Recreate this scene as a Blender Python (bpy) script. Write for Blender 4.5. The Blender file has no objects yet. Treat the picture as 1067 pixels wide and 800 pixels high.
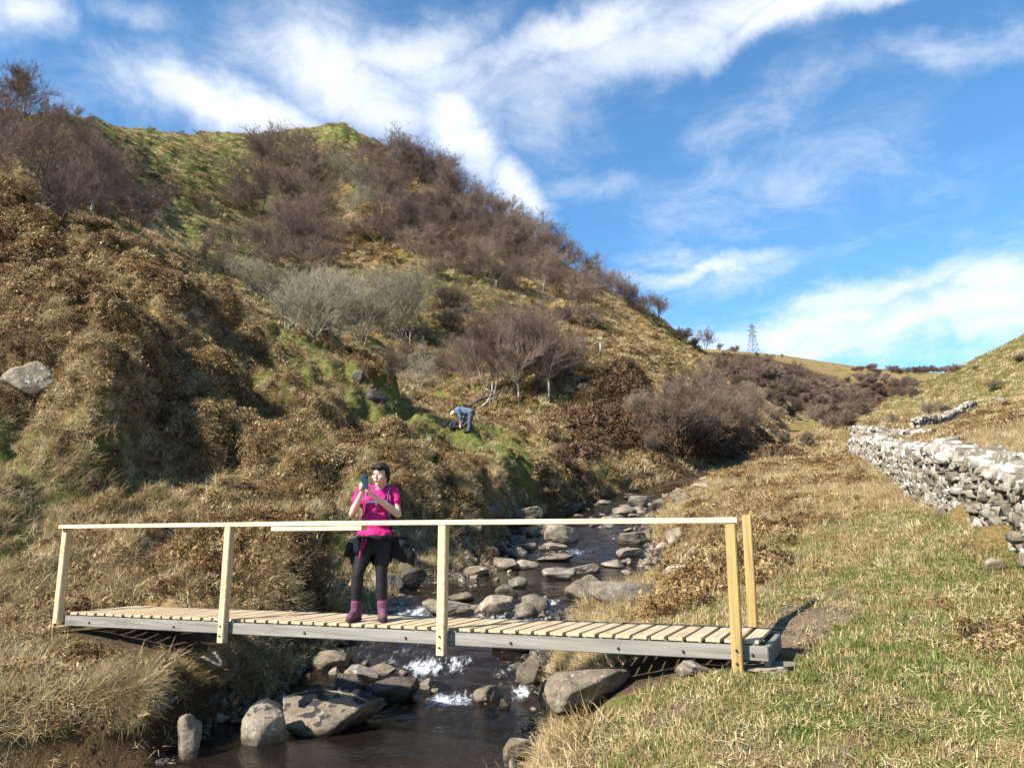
import bpy, bmesh, math, random, time
import numpy as np
from mathutils import Vector, Matrix, noise as mnoise
T0 = time.time()
random.seed(7); RS = np.random.RandomState(11)
SC = bpy.context.scene; COL = SC.collection
R = math.radians
# ------------------------------------------------------------------ camera model (metres, eye at the origin, looking along +Y)
PITCH = R(11); F = 806.0; CX, CY = 533.5, 400.0
cp, sp = math.cos(PITCH), math.sin(PITCH)
def ray(px, py):
    u = (px-CX)/F; v = (CY-py)/F
    return np.array([u, cp - v*sp, sp + v*cp])
def W(px, py, Y):
    d = ray(px, py); return d*(Y/d[1])

# ------------------------------------------------------------------ noise
def _h(ix, iy, s):
    n = (ix.astype(np.int64)*374761393 + iy.astype(np.int64)*668265263 + s*974634777) & 0xffffffff
    n = ((n ^ (n >> 13))*1274126177) & 0xffffffff
    n = ((n ^ (n >> 16))*2246822519) & 0xffffffff
    return ((n ^ (n >> 15)) & 0xffffff)/float(0xffffff)
def vnoise(x, y, s=0):
    x = np.asarray(x, float); y = np.asarray(y, float)
    ix = np.floor(x); iy = np.floor(y); fx = x-ix; fy = y-iy
    ix = ix.astype(np.int64); iy = iy.astype(np.int64)
    u = fx*fx*fx*(fx*(fx*6-15)+10); v = fy*fy*fy*(fy*(fy*6-15)+10)
    a = _h(ix, iy, s); b = _h(ix+1, iy, s); c = _h(ix, iy+1, s); d = _h(ix+1, iy+1, s)
    return (a*(1-u)+b*u)*(1-v)+(c*(1-u)+d*u)*v
def fbm(x, y, o=4, s=0, g=.5):
    t = 0; a = 1; n = 0; c, sn = math.cos(.6), math.sin(.6)
    for k in range(o):
        t = t + a*vnoise(x, y, s+k*17); n += a; a *= g
        x, y = (c*x-sn*y)*2.03+11.3, (sn*x+c*y)*2.03+5.7
    return t/n
def sstep(a, b, x):
    t = np.clip((np.asarray(x, float)-a)/(b-a), 0, 1); return t*t*(3-2*t)

# ------------------------------------------------------------------ terrain: survey points (direction, distance)
PP = [
(560,799,6.3),(640,790,5.6),(700,790,5.2),(850,795,4.8),(1000,795,4.6),(1067,790,4.5),(640,720,7.0),(700,705,6.7),(765,693,6.45),
(850,690,6.0),(950,690,5.9),(1067,690,5.8),(815,667,7.0),(900,640,7.3),(1067,640,7.0),(700,645,9.3),(760,600,10.5),(700,620,11.5),
(650,640,11.5),(720,582,16),(730,562,19),(850,600,9.4),(950,597,8.8),(1067,563,9.2),(1000,532,11.6),(940,501,20),(892,478,35),
(850,557,13.5),(760,560,14.5),(800,522,20),(860,502,24),(800,492,30),(720,520,26),(860,478,38),(880,460,55),(890,447,85),(893,440,120),(899,438,150),
(50,658,9.6),(0,678,9.0),(-120,700,9),(0,740,7.9),(100,742,7.9),(180,712,8.6),(225,722,8.9),(200,690,9.4),(240,700,9.8),(300,680,10.6),
(60,632,11),(150,622,11.2),(200,640,10.6),(250,650,11),(300,638,11.7),(300,600,12.2),(300,562,13.5),(150,580,13),(0,600,12),(0,550,14),
(150,540,15),(0,480,16),(0,400,18),(150,480,17),(100,430,18),(200,430,20),(300,500,18),(300,450,22),(400,520,17),(400,480,22),(400,570,14.8),
(440,600,15),(410,625,13),(470,520,20),(465,560,17.5),(550,520,25),(600,505,27.5),(480,480,25),(480,455,32),(560,470,31),(640,482,36),(700,482,40),
(620,512,29),(665,500,33.5),(540,480,28),
(0,300,24),(100,350,23),(100,300,27),(0,215,31),(-100,190,30),(130,250,34),(200,290,34),(200,360,27),(270,330,36),(330,370,36),(300,400,28),
(400,410,36),(430,430,36),(380,450,28),(150,266,44),(240,324,48),(340,378,48),(420,408,46),
(450,400,54),(530,415,50),(600,425,48),(660,440,46),(400,372,58),(380,340,68),(300,270,80),(250,210,95),(180,230,75),(400,230,92),(500,300,76),
(600,350,68),(650,390,60),(700,420,56),(740,420,60),(760,440,52),(830,465,50),(800,475,44),(700,470,42.5),(340,200,104),(450,240,92),(560,320,76),
(-150,80,62),(0,118,62),(60,120,72),(110,128,86),(160,138,100),(220,145,112),(260,142,118),(310,142,122),(355,134,120),(390,152,118),(430,176,112),(500,218,105),
(560,254,98),(610,288,92),(650,314,90),(690,336,90),(720,364,95),(760,387,100),(800,407,100),(830,427,92),(848,447,76),
(740,372,230),(800,392,240),(840,411,230),(868,434,200),(760,402,150),(830,442,145),(800,374,350),(710,368,500),(780,369.5,600),(850,377,600),
(900,384,600),(960,389,600),(1000,393,600),(900,402,400),(880,421,300),(930,398,350),
(900,443,110),(893,439,140),(930,416,150),(960,401,155),(1010,378,150),(1067,352,145),(1150,310,140),(950,440,75),(1000,430,65),(1067,430,50),
(1000,400,95),(1067,390,80),(950,430,100),(1150,400,60),(965,455,50),(1067,450,30),(1000,457,32),(930,458,48),(1010,405,230),(1067,385,230),(940,432,230),
]
for (a, b, c) in [(-150,80,62),(0,118,62),(60,120,72),(110,128,86),(160,138,100),(260,142,118),(355,134,120),(430,176,112),(500,218,105),(560,254,98),(610,288,92),(650,314,90)]:
    PP += [(a, b+22, c*1.3), (a, b+75, c*2.4), (a, b+130, c*6)]
PP += [(690,360,130),(720,392,135),(-150,200,400)]
WP = [(0,0,-1.5),(2,1,-1.45),(0,-5,-1.6),(5,-3,-1),(10,0,.8),(10,6,.8),(-5,-3,-1.6),(-10,0,-1.5),(-12,6.5,-1.2),(-12,10,-.2),(-14,14,3),(-20,10,4),(-30,30,17),
(-40,0,10),(30,0,8),(40,20,14),(60,60,22),(0,-40,-3),(-60,60,40),(100,100,42),(-60,-40,12),(60,-40,12),(-200,200,70),(200,200,60),(-200,-200,30),(200,-200,30),
(0,-300,10),(9,10,.4),(12,12,1.4),(13,20,2.4),(22,30,5.0),(-1500,0,60),(1500,0,60),(0,-1500,40),(700,1300,150),(-700,1300,120),(0,1500,120),(3,3.5,-1.4),(0,3,-1.75)]
ctrl = np.array([W(*p) for p in PP] + [np.array(p, float) for p in WP])
KA = 2.2
def feat(x, y):
    r = np.hypot(x, y); rr = np.maximum(r, 1e-6); s = np.minimum(1, r/2.0)*KA
    return np.stack([x/rr*s, y/rr*s, np.log(r+1.5)], -1)
CF = feat(ctrl[:, 0], ctrl[:, 1]); CV = ctrl[:, 2]/(np.hypot(ctrl[:, 0], ctrl[:, 1])+3)
def kern(d2): return np.sqrt(d2+.03**2)
D2 = ((CF[:, None]-CF[None])**2).sum(-1)
n = len(CF); A = np.zeros((n+1, n+1)); A[:n, :n] = kern(D2)+np.eye(n)*-.004; A[:n, n] = 1; A[n, :n] = 1
sol = np.linalg.solve(A, np.append(CV, 0)); WT, BIAS = sol[:n], sol[n]
def base(x, y):
    x = np.asarray(x, float).ravel(); y = np.asarray(y, float).ravel(); out = np.empty(len(x))
    for i in range(0, len(x), 20000):
        f = feat(x[i:i+20000], y[i:i+20000])
        d2 = (f**2).sum(1)[:, None]+(CF**2).sum(1)[None]-2*f@CF.T
        out[i:i+20000] = kern(np.maximum(d2, 0))@WT+BIAS
    return out*(np.hypot(x, y)+3)

# stream centre line: X, Y, water level, half width
ST = np.array([(-16,3.5,-2.5,1.5),(-9,4.6,-2.4,1.6),(-5,5.5,-2.3,1.75),(-2.6,6.4,-2.24,1.75),(-1.65,7.6,-2.2,1.7),(-1.5,9.2,-2.14,1.75),(-1.35,10.3,-2.06,1.65),(-1.2,11.2,-1.85,1.6),
(-.9,12.4,-1.5,1.6),(-.5,13.6,-1.08,1.7),(.15,15.2,-.95,1.95),(1.2,17.3,-.9,2.2),(1.9,19.6,-.86,2.2),(1.7,21.4,-.62,2.2),(1.9,23.3,-.2,2.1),(2.3,26.3,.38,2.1),(3.4,29,.55,1.9),(4.6,31.2,1.1,1.7),
(7.0,35,1.95,1.6),(10.5,40,3.1,1.4),(15.5,49,5.0,1.3),(24,65,8.3,1.3),(37,95,14,1.5),(60,150,22,1.5),(100,230,36,1.5)])
def catmull(P, per=24):
    out = []
    for i in range(len(P)-1):
        p0 = P[max(i-1, 0)]; p1 = P[i]; p2 = P[i+1]; p3 = P[min(i+2, len(P)-1)]
        for k in range(per):
            t = k/per
            q = .5*((2*p1)+(-p0+p2)*t+(2*p0-5*p1+4*p2-p3)*t*t+(-p0+3*p1-3*p2+p3)*t**3)
            q[2] = p1[2]+(p2[2]-p1[2])*t; q[3] = p1[3]+(p2[3]-p1[3])*t
            out.append(q)
    out.append(P[-1]); return np.array(out)
SL = catmull(ST)
def stream(x, y):
    """distance to the centre line (signed, + on the true right as seen looking upstream), water level, half width"""
    x = np.asarray(x, float).ravel(); y = np.asarray(y, float).ravel()
    d = np.full(len(x), 1e9); wl = np.zeros(len(x)); hw = np.ones(len(x))
    for i in range(0, len(x), 20000):
        X = x[i:i+20000]; Y = y[i:i+20000]
        dd = (X[:, None]-SL[None, :, 0])**2+(Y[:, None]-SL[None, :, 1])**2
        j = dd.argmin(1); j2 = np.clip(j, 1, len(SL)-2)
        tx = SL[j2+1, 0]-SL[j2-1, 0]; ty = SL[j2+1, 1]-SL[j2-1, 1]
        sgn = np.sign(tx*(SL[j, 1]-Y)-ty*(SL[j, 0]-X)); tl = np.hypot(tx, ty)
        # smooth level along the line
        along = ((X-SL[j, 0])*tx+(Y-SL[j, 1])*ty)/tl
        dwl = (SL[j2+1, 2]-SL[j2-1, 2])/tl
        d[i:i+20000] = np.sqrt(dd.min(1))*sgn; wl[i:i+20000] = SL[j, 2]+np.clip(along, -.3, .3)*dwl; hw[i:i+20000] = SL[j, 3]
    return d, wl, hw

SUNH = np.array([.80, .60])          # direction shadows fall on the ground
def blobs(x, y, L):
    m = np.zeros(len(x))
    for (bx, by, br, am) in L:
        m = np.maximum(m, am*np.exp(-((x-bx)**2+(y-by)**2)/(br*br)))
    return m
def wb(L):      # (px,py,Y,radius m,amount) -> world blobs
    out = []
    for (px, py, Y, r, am) in L:
        p = W(px, py, Y); out.append((p[0], p[1], r, am))
    return out
HUMP = [(250,590,12.3,1.0,.35),(330,590,13.0,.8,.3),(200,560,13.5,.9,.22),(110,400,19,2.2,1.0),(180,370,23,2.2,.9),(60,350,21,2,.6),(290,420,25,1.8,.6),(230,350,28,2,.8),(130,330,25,2,.8),
        (420,470,23,1.3,.5),(350,500,19,1.2,.4),(440,500,21,1.1,.5),(560,515,25,1,.4),(30,260,27,2,.8),(330,450,24,1.4,.5),(80,470,17,1,.3),(740,600,10.8,.7,.12),
        (600,400,52,5,1.2),(650,385,58,5,1.2),(690,440,50,3,1.0),(360,400,34,2,.9)]
DIP = [(180,432,19.5,2.0,1.3),(120,415,18.2,1.0,.6),(250,440,21,1.5,.9),(300,455,20.5,1.3,.4),(70,300,23,1.5,.5),(250,390,24,1.4,.6),(190,345,26,1.6,.6),(330,430,27,1.5,.6),(500,490,25,1.6,.7),(560,492,26,1.5,.6),(590,500,27,1.2,.4),
       (700,455,46,4,1.6),(760,460,47,4,1.8),(810,472,46,3,1.0),(630,440,46,3,1.0),(420,500,19.5,1.0,.4),(0,465,15.5,1,.2),(170,222,70,4,2.5)]
HUMPW, DIPW = wb(HUMP), wb(DIP)
# overhanging scarps in the slope: px, py, distance, fall direction, half length, height
SCARP = [(135,420,18.8,1,.15,2.6,1.75),(215,440,20,1,.1,2.0,1.35),(200,345,25,1,.15,2.6,1.5),(100,300,26,1,.1,2.2,1.3),(265,385,26,1,.1,2,1.1),(340,435,26,1,.1,1.6,.8),(50,340,21.5,1,.1,1.8,.9),(320,480,19.5,1,0,1.3,.6),
   (335,605,12.9,1,-.05,.7,.4),(440,505,20.5,1,0,1.2,.4),(500,499,23.5,1,-.2,1.6,.55),(560,500,25,1,-.3,1.6,.5),(395,415,33,1,0,1.6,1.2),(130,470,17,1,.1,1.0,.35),(30,500,14.5,1,0,.9,.3),(240,520,15.5,1,0,1.1,.35),(160,560,13.3,1,0,.8,.25),
   (660,430,49,.9,-.3,4.5,2.2),(720,455,46.5,.8,-.5,4,2.2),(780,465,46.5,.8,-.5,4,2.0),(620,440,47,1,-.2,3,1.6),(30,240,29,1,.1,2.4,1.2),(175,385,22.5,1,.1,1.5,.8),(300,420,26,1,0,1.5,.7)]
SCW = [(*W(a, b, c)[:2], dx/math.hypot(dx, dy), dy/math.hypot(dx, dy), L, A) for (a, b, c, dx, dy, L, A) in SCARP]
def scarps(x, y):
    out = np.zeros(len(x))
    for (bx, by, dx, dy, L, A) in SCW:
        rx, ry = x-bx, y-by; s = -rx*dy+ry*dx; t = rx*dx+ry*dy+(vnoise(x*.9, y*.9, 61)-.5)*1.4*min(1, A)
        A = A*1.55; L = L*1.15; out = np.maximum(out, A*np.exp(-(s/L)**2)*np.where(t < 0, np.exp(t/(2.2*A)), np.exp(-(t/(.38*A+.1))**2)))
    return out
BRL, BRR = np.array([-5.48, 9.75]), np.array([1.815, 6.5])
BD = (BRR-BRL)/np.linalg.norm(BRR-BRL); BN = np.array([-BD[1], BD[0]])
def cover(x, y):
    """ground cover masks: green, bracken, bare, dark soil with painted shade (0..1)"""
    x = np.asarray(x, float).ravel(); y = np.asarray(y, float).ravel(); r = np.hypot(x, y)
    d, wl, hw = stream(x, y)
    n1 = fbm(x*.35, y*.35, 4, 3); n2 = fbm(x*.09+7, y*.09, 4, 9); n3 = fbm(x*1.3, y*1.3, 3, 21); n4 = fbm(x*.03, y*.03, 4, 31)
    left = sstep(0, -1.5, d+0)           # left side of stream
    near = sstep(45, 30, r)
    gb = blobs(x, y, GREENW); bb = blobs(x, y, BRACKW); db = blobs(x, y, BAREW)
    green = np.clip(sstep(.44, .66, n1*.6+n3*.4)*.5 + gb*1.0*sstep(.28, .6, n3*.5+n1*.5+.08) + (1-near)*sstep(.5, .68, n2*.55+n1*.45)*.45, 0, 1)
    brack = left*near*sstep(.50, .60, n1*.5+n2*.5+.01)*.85
    brack = np.maximum(brack, (1-near)*sstep(.54, .66, n2*.6+n1*.4)*.6*(1-.75*(x > .35*r)))
    brack = np.maximum(brack, bb*sstep(.25, .5, n3+.1))
    brack *= (1-.85*gb)*(1-.9*blobs(x, y, STRAWW)*sstep(.2, .5, n3+.08))
    bare = np.clip(db*sstep(.3, .6, n3+.1), 0, 1)
    q = np.stack([x, y], -1)-BRL; u = q@BD; v = q@BN; ub = (u > 0)*(u < 8.2)*sstep(-.1, .05, v)*sstep(1.2, 1.0, v)
    shing = blobs(x, y, FLATW[:3]); bare = np.maximum(np.maximum(bare, ub), sstep(.3, .6, shing))
    bare = np.maximum(bare, sstep(.35, -.1, np.abs(d)-hw)*(r < 43))
    soil_shade = np.maximum(sstep(.75, .25, np.abs(d)-hw)*(r < 43), ub*.8)  # dark bank soil; shade of the bank lip and bridge painted in too
    k = sstep(.7, 1.5, scarps(x, y)); green = green*(1-.7*k); brack = np.maximum(brack, k*.45)
    tf = np.clip(1.3*blobs(x, y, FLATW[3:5]), 0, 1)*sstep(.0, .3, np.abs(d)-hw); soil_shade = soil_shade*(1-tf); green = np.maximum(green, tf); brack = brack*(1-tf); bare = bare*(1-tf)
    return green*(1-bare)*(1-soil_shade), brack*(1-bare), bare, soil_shade
FLATW = wb([(480,594,18.3,1.1,1),(505,590,19.5,.8,1),(455,600,16.8,.9,1),(405,597,14.4,1.3,1),(370,610,13.6,.7,.8),(440,590,16,.9,1)])
def ground(x, y):
    x = np.asarray(x, float).ravel(); y = np.asarray(y, float).ravel(); r = np.hypot(x, y)
    h = base(x, y); d, wl, hw = stream(x, y)
    left = sstep(1.0, 3.5, -d-hw+1.2)
    # relief
    fl = blobs(x, y, FLATW)
    bump = fbm(x*1.1, y*1.1, 4, 5)-.5
    hum = np.abs(fbm(x*.55, y*.55, 3, 41)-.5)*2          # billows -> hummocks with creases
    amp = left*sstep(10, 16, r)*sstep(60, 40, r)*(1-.8*fl)
    h = h + amp*(bump*.45+(hum-.35)*(1.05+.7*sstep(15, 19, r))+(np.abs(fbm(x*1.5+3, y*1.5, 2, 43)-.5)*2-.3)*.32)
    h = h + (1-amp)*(fbm(x*.8, y*.8, 4, 15)-.5)*np.clip(.10+.0*r, 0, .3)*sstep(1.5, 4, r)
    far = sstep(38, 60, r)
    h = h + far*((fbm(x*.13, y*.13, 5, 55)-.5)*3.2+(np.abs(fbm(x*.35, y*.35, 3, 65)-.5))*2.2-.5)*sstep(25, 8, 0*r)*np.clip(1-.6*sstep(120, 500, r), 0, 1)*(1-.65*sstep(.2, .5, x/np.maximum(r, 1)))
    h = h + blobs(x, y, HUMPW) - .6*blobs(x, y, DIPW) + scarps(x, y)
    f2 = np.clip(fl*1.6, 0, 1); f2 = f2*f2*(3-2*f2); h = h*(1-f2)+np.minimum(h, wl+.22+.16*np.maximum(np.abs(d)-hw, 0)+(fbm(x*1.7, y*1.7, 3, 71)-.5)*.2)*f2
    # channel with a pair of banks
    ad = np.abs(d)-hw+(fbm(x*.9, y*.9, 3, 77)-.5)*.7
    bw = np.where(d < 0, np.where(y < 10, .32, .5), .7)+.015*r
    k = sstep(0, 1, ad/bw)
    bed = wl-.30*np.clip(-ad/1.0, 0, 1)+(fbm(x*2.6, y*2.6, 3, 88)-.5)*.22-.04
    top = np.maximum(h, wl+.12)
    h = np.where(ad < 4+.1*r, bed*(1-k)+top*k, h)
    q = np.stack([x, y], -1)-BRL; u = q@BD; v = q@BN
    seat = sstep(-.55, -.2, u)*sstep(8.75, 8.4, u)*sstep(-.55, -.15, v)*sstep(1.6, 1.15, v)
    h = np.where(seat > 0, h*(1-seat)+np.minimum(h, -.90+.09*u/8-.26)*seat, h)
    return h

# polar sheet ------------------------------------------------------
AZ = np.concatenate([np.linspace(-180, -60, 40)[:-1], np.linspace(-60, -42, 40)[:-1], np.linspace(-42, 42, 860), np.linspace(42, 60, 40)[1:], np.linspace(60, 180, 40)[1:-1]])*math.pi/180
LR = np.concatenate([np.linspace(math.log(.02), math.log(3.4), 40)[:-1], np.linspace(math.log(3.4), math.log(160), 560), np.linspace(math.log(160), math.log(1600), 90)[1:]])
NA, NR = len(AZ), len(LR)
ga, gl = np.meshgrid(AZ, LR, indexing='ij'); gr = np.exp(gl); GXw, GYw = gr*np.sin(ga), gr*np.cos(ga)
HG = ground(GXw, GYw).reshape(NA, NR)
print('terrain', round(time.time()-T0, 1))
def gz(x, y):
    x = np.asarray(x, float); y = np.asarray(y, float)
    a = np.interp(np.arctan2(x, y), AZ, np.arange(NA)); l = np.interp(np.log(np.maximum(np.hypot(x, y), .021)), LR, np.arange(NR))
    i = np.clip(np.floor(a).astype(int), 0, NA-2); j = np.clip(np.floor(l).astype(int), 0, NR-2); u = a-i; v = l-j
    return (HG[i, j]*(1-u)+HG[i+1, j]*u)*(1-v)+(HG[i, j+1]*(1-u)+HG[i+1, j+1]*u)*v
def gzs(x, y): return float(gz(np.array([x]), np.array([y]))[0])
RR = np.exp(np.linspace(math.log(3.5), math.log(1500), 2600))
def hit(px, py, water=True, rmin=3.5):
    d = ray(px, py); x = d[0]*RR; y = d[1]*RR; z = d[2]*RR; g = gz(x, y)
    if water:
        near = RR < 60
        dd, wl, hw = stream(x[near], y[near]); w = np.where(np.abs(dd) < hw+.3, wl, -1e9); g = g.copy(); g[near] = np.maximum(g[near], w)
    ok = (z < g) & (RR > rmin)
    k = int(np.argmax(ok))
    if not ok.any(): return None
    return np.array([x[k], y[k], g[k]])
def hitg(px, py, lift=0, rmin=3.5):
    """ground point seen at a direction; if it passes over the ground, the nearest miss"""
    p = hit(px, py, True, rmin)
    if p is None or p[1] > 1300:
        d = ray(px, py); g = gz(d[0]*RR, d[1]*RR)/RR-d[2]; m = (RR > 12) & (RR < 700); k = int(np.argmax(np.where(m, g, -9)))
        p = np.array([d[0]*RR[k], d[1]*RR[k], gzs(d[0]*RR[k], d[1]*RR[k])])
    return p

def wbh(L):
    out = []
    for (px, py, Y, r, am) in L:
        p = hit(px, py, False)
        if p is None or not (.5 < p[1]/Y < 2): p = W(px, py, Y)
        out.append((p[0], p[1], r, am))
    return out
GREENW = wbh([(230,310,35,3,.6),(280,350,35,3,.6),(340,400,33,2.2,.7),(150,520,15.5,1.3,.7),(250,530,15,1.0,.5),(60,440,17,1.2,.15),(0,470,15.5,1.5,.8),(110,510,15,1.0,.6),(30,540,13.5,1.0,1),(60,600,12.5,.8,.8),(940,600,8.5,1.0,1),(1000,610,8,.9,1),(870,700,6,.8,1),(960,700,5.8,.8,.9),(1030,740,5,.6,.9),(820,730,5.6,.5,.8),(920,650,7,.9,1),(860,610,9,.7,.8),(950,545,12,1.3,.9),(430,585,15,1.5,1.3),(385,600,14,1.2,1.3),(350,585,14,.9,1),(410,570,15,1.3,1),(470,455,32,3.2,1.1),(440,430,34,3.0,1.2),(520,460,32,2,1),(440,452,31,1.5,.8),(395,410,33,2,.7),(330,390,33,3,.6),(280,330,37,3.5,.6),(790,567,12.5,.8,.9),(735,675,7.6,.45,.6),
    (760,700,6.1,.45,.9),(900,620,8,1.8,.55),(980,570,9.7,1.6,.65),(1000,640,7.4,1.5,.5),(880,690,6,1.2,.55),(1040,700,5.6,1.2,.5),(930,540,13,2,.5),(640,515,31,1.4,1),(690,505,34,1.5,.8),(940,500,20,1.6,.6),
    (200,170,98,18,.9),(290,150,118,20,.8),(150,160,92,15,.8),(230,240,82,9,.9),(250,270,70,8,.8),(330,330,66,6,.6),(450,300,80,9,.7),(600,390,56,5,.6),(570,400,52,4,.6),
    (970,395,140,30,1.25),(1050,365,135,32,1.3),(1010,410,110,14,.9),(1067,385,110,14,.9),(820,410,180,20,.5),(0,520,14.5,1.6,.7),(60,500,15.5,1.5,.6),(-20,560,13,1.5,.5),(330,470,20,1,.3),(900,740,5,.7,.3),(1060,580,9.3,.8,.6),(870,565,11.5,1,.5),(640,660,9.3,.5,.4)])
BRACKW = wbh([(820,510,24,2.2,.5),(780,540,18,1.6,.5),(850,485,36,3.5,.45),(60,380,19,2.5,1),(170,430,19,2.2,1),(120,340,23,3,1),(0,290,23,3,1),(880,405,330,90,1),(800,400,230,50,1),(840,420,200,40,.9),(60,300,25,4,1),(150,330,26,4,1),(100,240,31,4,.8),(480,530,20,1.3,1),(510,520,22,1.5,1),(560,520,25,1.5,1),(600,512,27,1,.8),(540,490,27,1.3,.9),(100,400,19,4,.9),(230,420,21,4,.9),(50,330,22,4,.9),(300,500,18,3,.8),(400,500,20,3,.9),(320,600,12.5,1.1,.9),(230,585,12.8,.8,.6),(740,600,10.8,.8,.7),(715,620,9.8,.6,.55),(700,580,15,1,.8),(760,560,13.5,1.2,.5),
    (1050,655,6.6,.45,.6),(600,455,42,4,.8),(560,440,44,4,.7),(250,220,95,6,.4),(650,470,42,4,.6),(100,700,8.7,1.2,.35),(60,650,9.9,1.2,.5),(480,330,72,6,.6),(650,370,66,6,.6),(600,340,74,6,.4),
    (1040,440,50,8,.6),(1000,440,60,8,.5),(380,250,90,8,.7),(450,260,88,8,.6)])
STRAWW = wbh([(1000,400,110,30,1),(950,425,120,22,.9),(1050,370,120,25,1),(380,430,32,2.5,1),(430,470,28,2.5,.9),(500,465,31,2.5,.8),(230,310,35,3,1),(280,350,35,3,1),(330,385,33,2.5,1),(20,440,16,1.6,.9),(100,480,16.5,1.6,.9),(170,500,16.5,1.6,.8),(60,540,14,1.6,.9),(170,540,15,1.2,.8),(470,455,32,3.4,1),(440,430,34,3,1),(420,590,14,1.7,1),(370,600,14,1.0,1),(220,330,30,2.5,.8),(300,400,28,2.2,.7),(350,420,29,2,.6),(60,450,16,1.6,.7),(300,560,14,1.0,.5),(430,470,28,2.2,.6),(120,560,13,1.2,.6),(230,470,19,1.4,.5),(20,330,20,1.5,.4),(470,600,14,1.2,.8),(100,705,8.6,2.0,.6),(30,690,8.8,1.6,.6),(180,700,9,1.2,.5),(30,570,12.5,1.6,.8),(-20,500,15,2.6,.8),(90,500,16,1.8,.7),(150,610,11.6,.7,.8),(200,500,17,1.5,.5),(260,340,34,3.5,.8),(330,380,34,3,.6),(370,450,27,2,.5),(270,470,20,1.4,.6),(470,440,33,3,.7)])
BAREW = wbh([(830,645,7.9,.55,1),(815,665,7.1,.35,.9),(850,655,7.5,.6,.7),(870,620,8.6,.45,.5),(900,790,4.9,.35,.6),(780,780,5.2,.35,.5),(1060,770,4.7,.35,.7),(700,745,5.9,.3,.6),(950,730,5.3,.35,.4),(55,655,9.7,.35,.8),(840,585,10.5,.6,.4)])


# ------------------------------------------------------------------ object helpers
def tag(o, label=None, cat=None, group=None, kind=None):
    if label: o['label'] = label
    if cat: o['category'] = cat
    if group: o['group'] = group
    if kind: o['kind'] = kind
    return o
def empty(name, loc=(0, 0, 0), rz=0.0):
    o = bpy.data.objects.new(name, None); COL.objects.link(o); o.location = Vector(loc); o.rotation_euler = (0, 0, rz); o.empty_display_size = .2
    return o
def link(name, me, mats, parent=None, loc=None, smooth=True):
    o = bpy.data.objects.new(name, me); COL.objects.link(o)
    if mats is not None:
        for m in (mats if isinstance(mats, (list, tuple)) else [mats]): me.materials.append(m)
    if parent is not None: o.parent = parent
    if loc is not None: o.location = Vector(loc)
    if smooth and len(me.polygons): me.polygons.foreach_set('use_smooth', np.ones(len(me.polygons), bool))
    return o
def mesh_np(name, V, Fc):
    me = bpy.data.meshes.new(name); V = np.asarray(V, np.float32); Fc = np.asarray(Fc, np.int32)
    me.vertices.add(len(V)); me.vertices.foreach_set('co', V.ravel())
    k = Fc.shape[1]; me.loops.add(Fc.size); me.loops.foreach_set('vertex_index', Fc.ravel())
    me.polygons.add(len(Fc)); me.polygons.foreach_set('loop_start', np.arange(0, Fc.size, k, dtype=np.int32))
    me.update(calc_edges=True); me.validate(); return me
class MB:
    def __init__(s): s.v = []; s.f = []
    def add(s, V, Fc):
        o = len(s.v); s.v += [tuple(p) for p in V]; s.f += [tuple(i+o for i in q) for q in Fc]
    def mesh(s, name):
        me = bpy.data.meshes.new(name); me.from_pydata(s.v, [], s.f); me.update(); return me
def bevbox(sx, sy, sz, b=.004):
    bm = bmesh.new(); bmesh.ops.create_cube(bm, size=1)
    for v in bm.verts: v.co = Vector((v.co.x*sx, v.co.y*sy, v.co.z*sz))
    if b: bmesh.ops.bevel(bm, geom=list(bm.edges), offset=b, segments=2, affect='EDGES')
    return bm
def bm_out(bm, M=None):
    if M is not None: bm.transform(M)
    V = [v.co.copy() for v in bm.verts]; bm.verts.index_update(); Fc = [[v.index for v in f.verts] for f in bm.faces]; bm.free(); return V, Fc
def frame(a, b, up=(0, 0, 1)):
    a = Vector(a); b = Vector(b); x = (b-a).normalized(); y = Vector(up).cross(x)
    if y.length < 1e-4: y = Vector((0, 1, 0)).cross(x)
    y.normalize(); z = x.cross(y); M = Matrix((x, y, z)).transposed().to_4x4(); M.translation = (a+b)/2; return M, (b-a).length
def beam(mb, a, b, w, h, up=(0, 0, 1), bev=.004):
    M, L = frame(a, b, up); mb.add(*bm_out(bevbox(L, w, h, bev), M))
def tube(mb, pts, rad, n=6, cap=True):
    pts = [Vector(p) for p in pts]; V = []; Fc = []
    for i, p in enumerate(pts):
        t = (pts[min(i+1, len(pts)-1)]-pts[max(i-1, 0)]).normalized()
        a = t.orthogonal().normalized() if i == 0 else (pa-t*pa.dot(t)).normalized(); pa = a; b = t.cross(a)
        for k in range(n):
            an = 2*math.pi*k/n; V.append(p+(a*math.cos(an)+b*math.sin(an))*rad[i])
    for i in range(len(pts)-1):
        for k in range(n): Fc.append((i*n+k, i*n+(k+1) % n, (i+1)*n+(k+1) % n, (i+1)*n+k))
    if cap: Fc.append(tuple(range(n-1, -1, -1))); Fc.append(tuple((len(pts)-1)*n+k for k in range(n)))
    mb.add(V, Fc)

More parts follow.
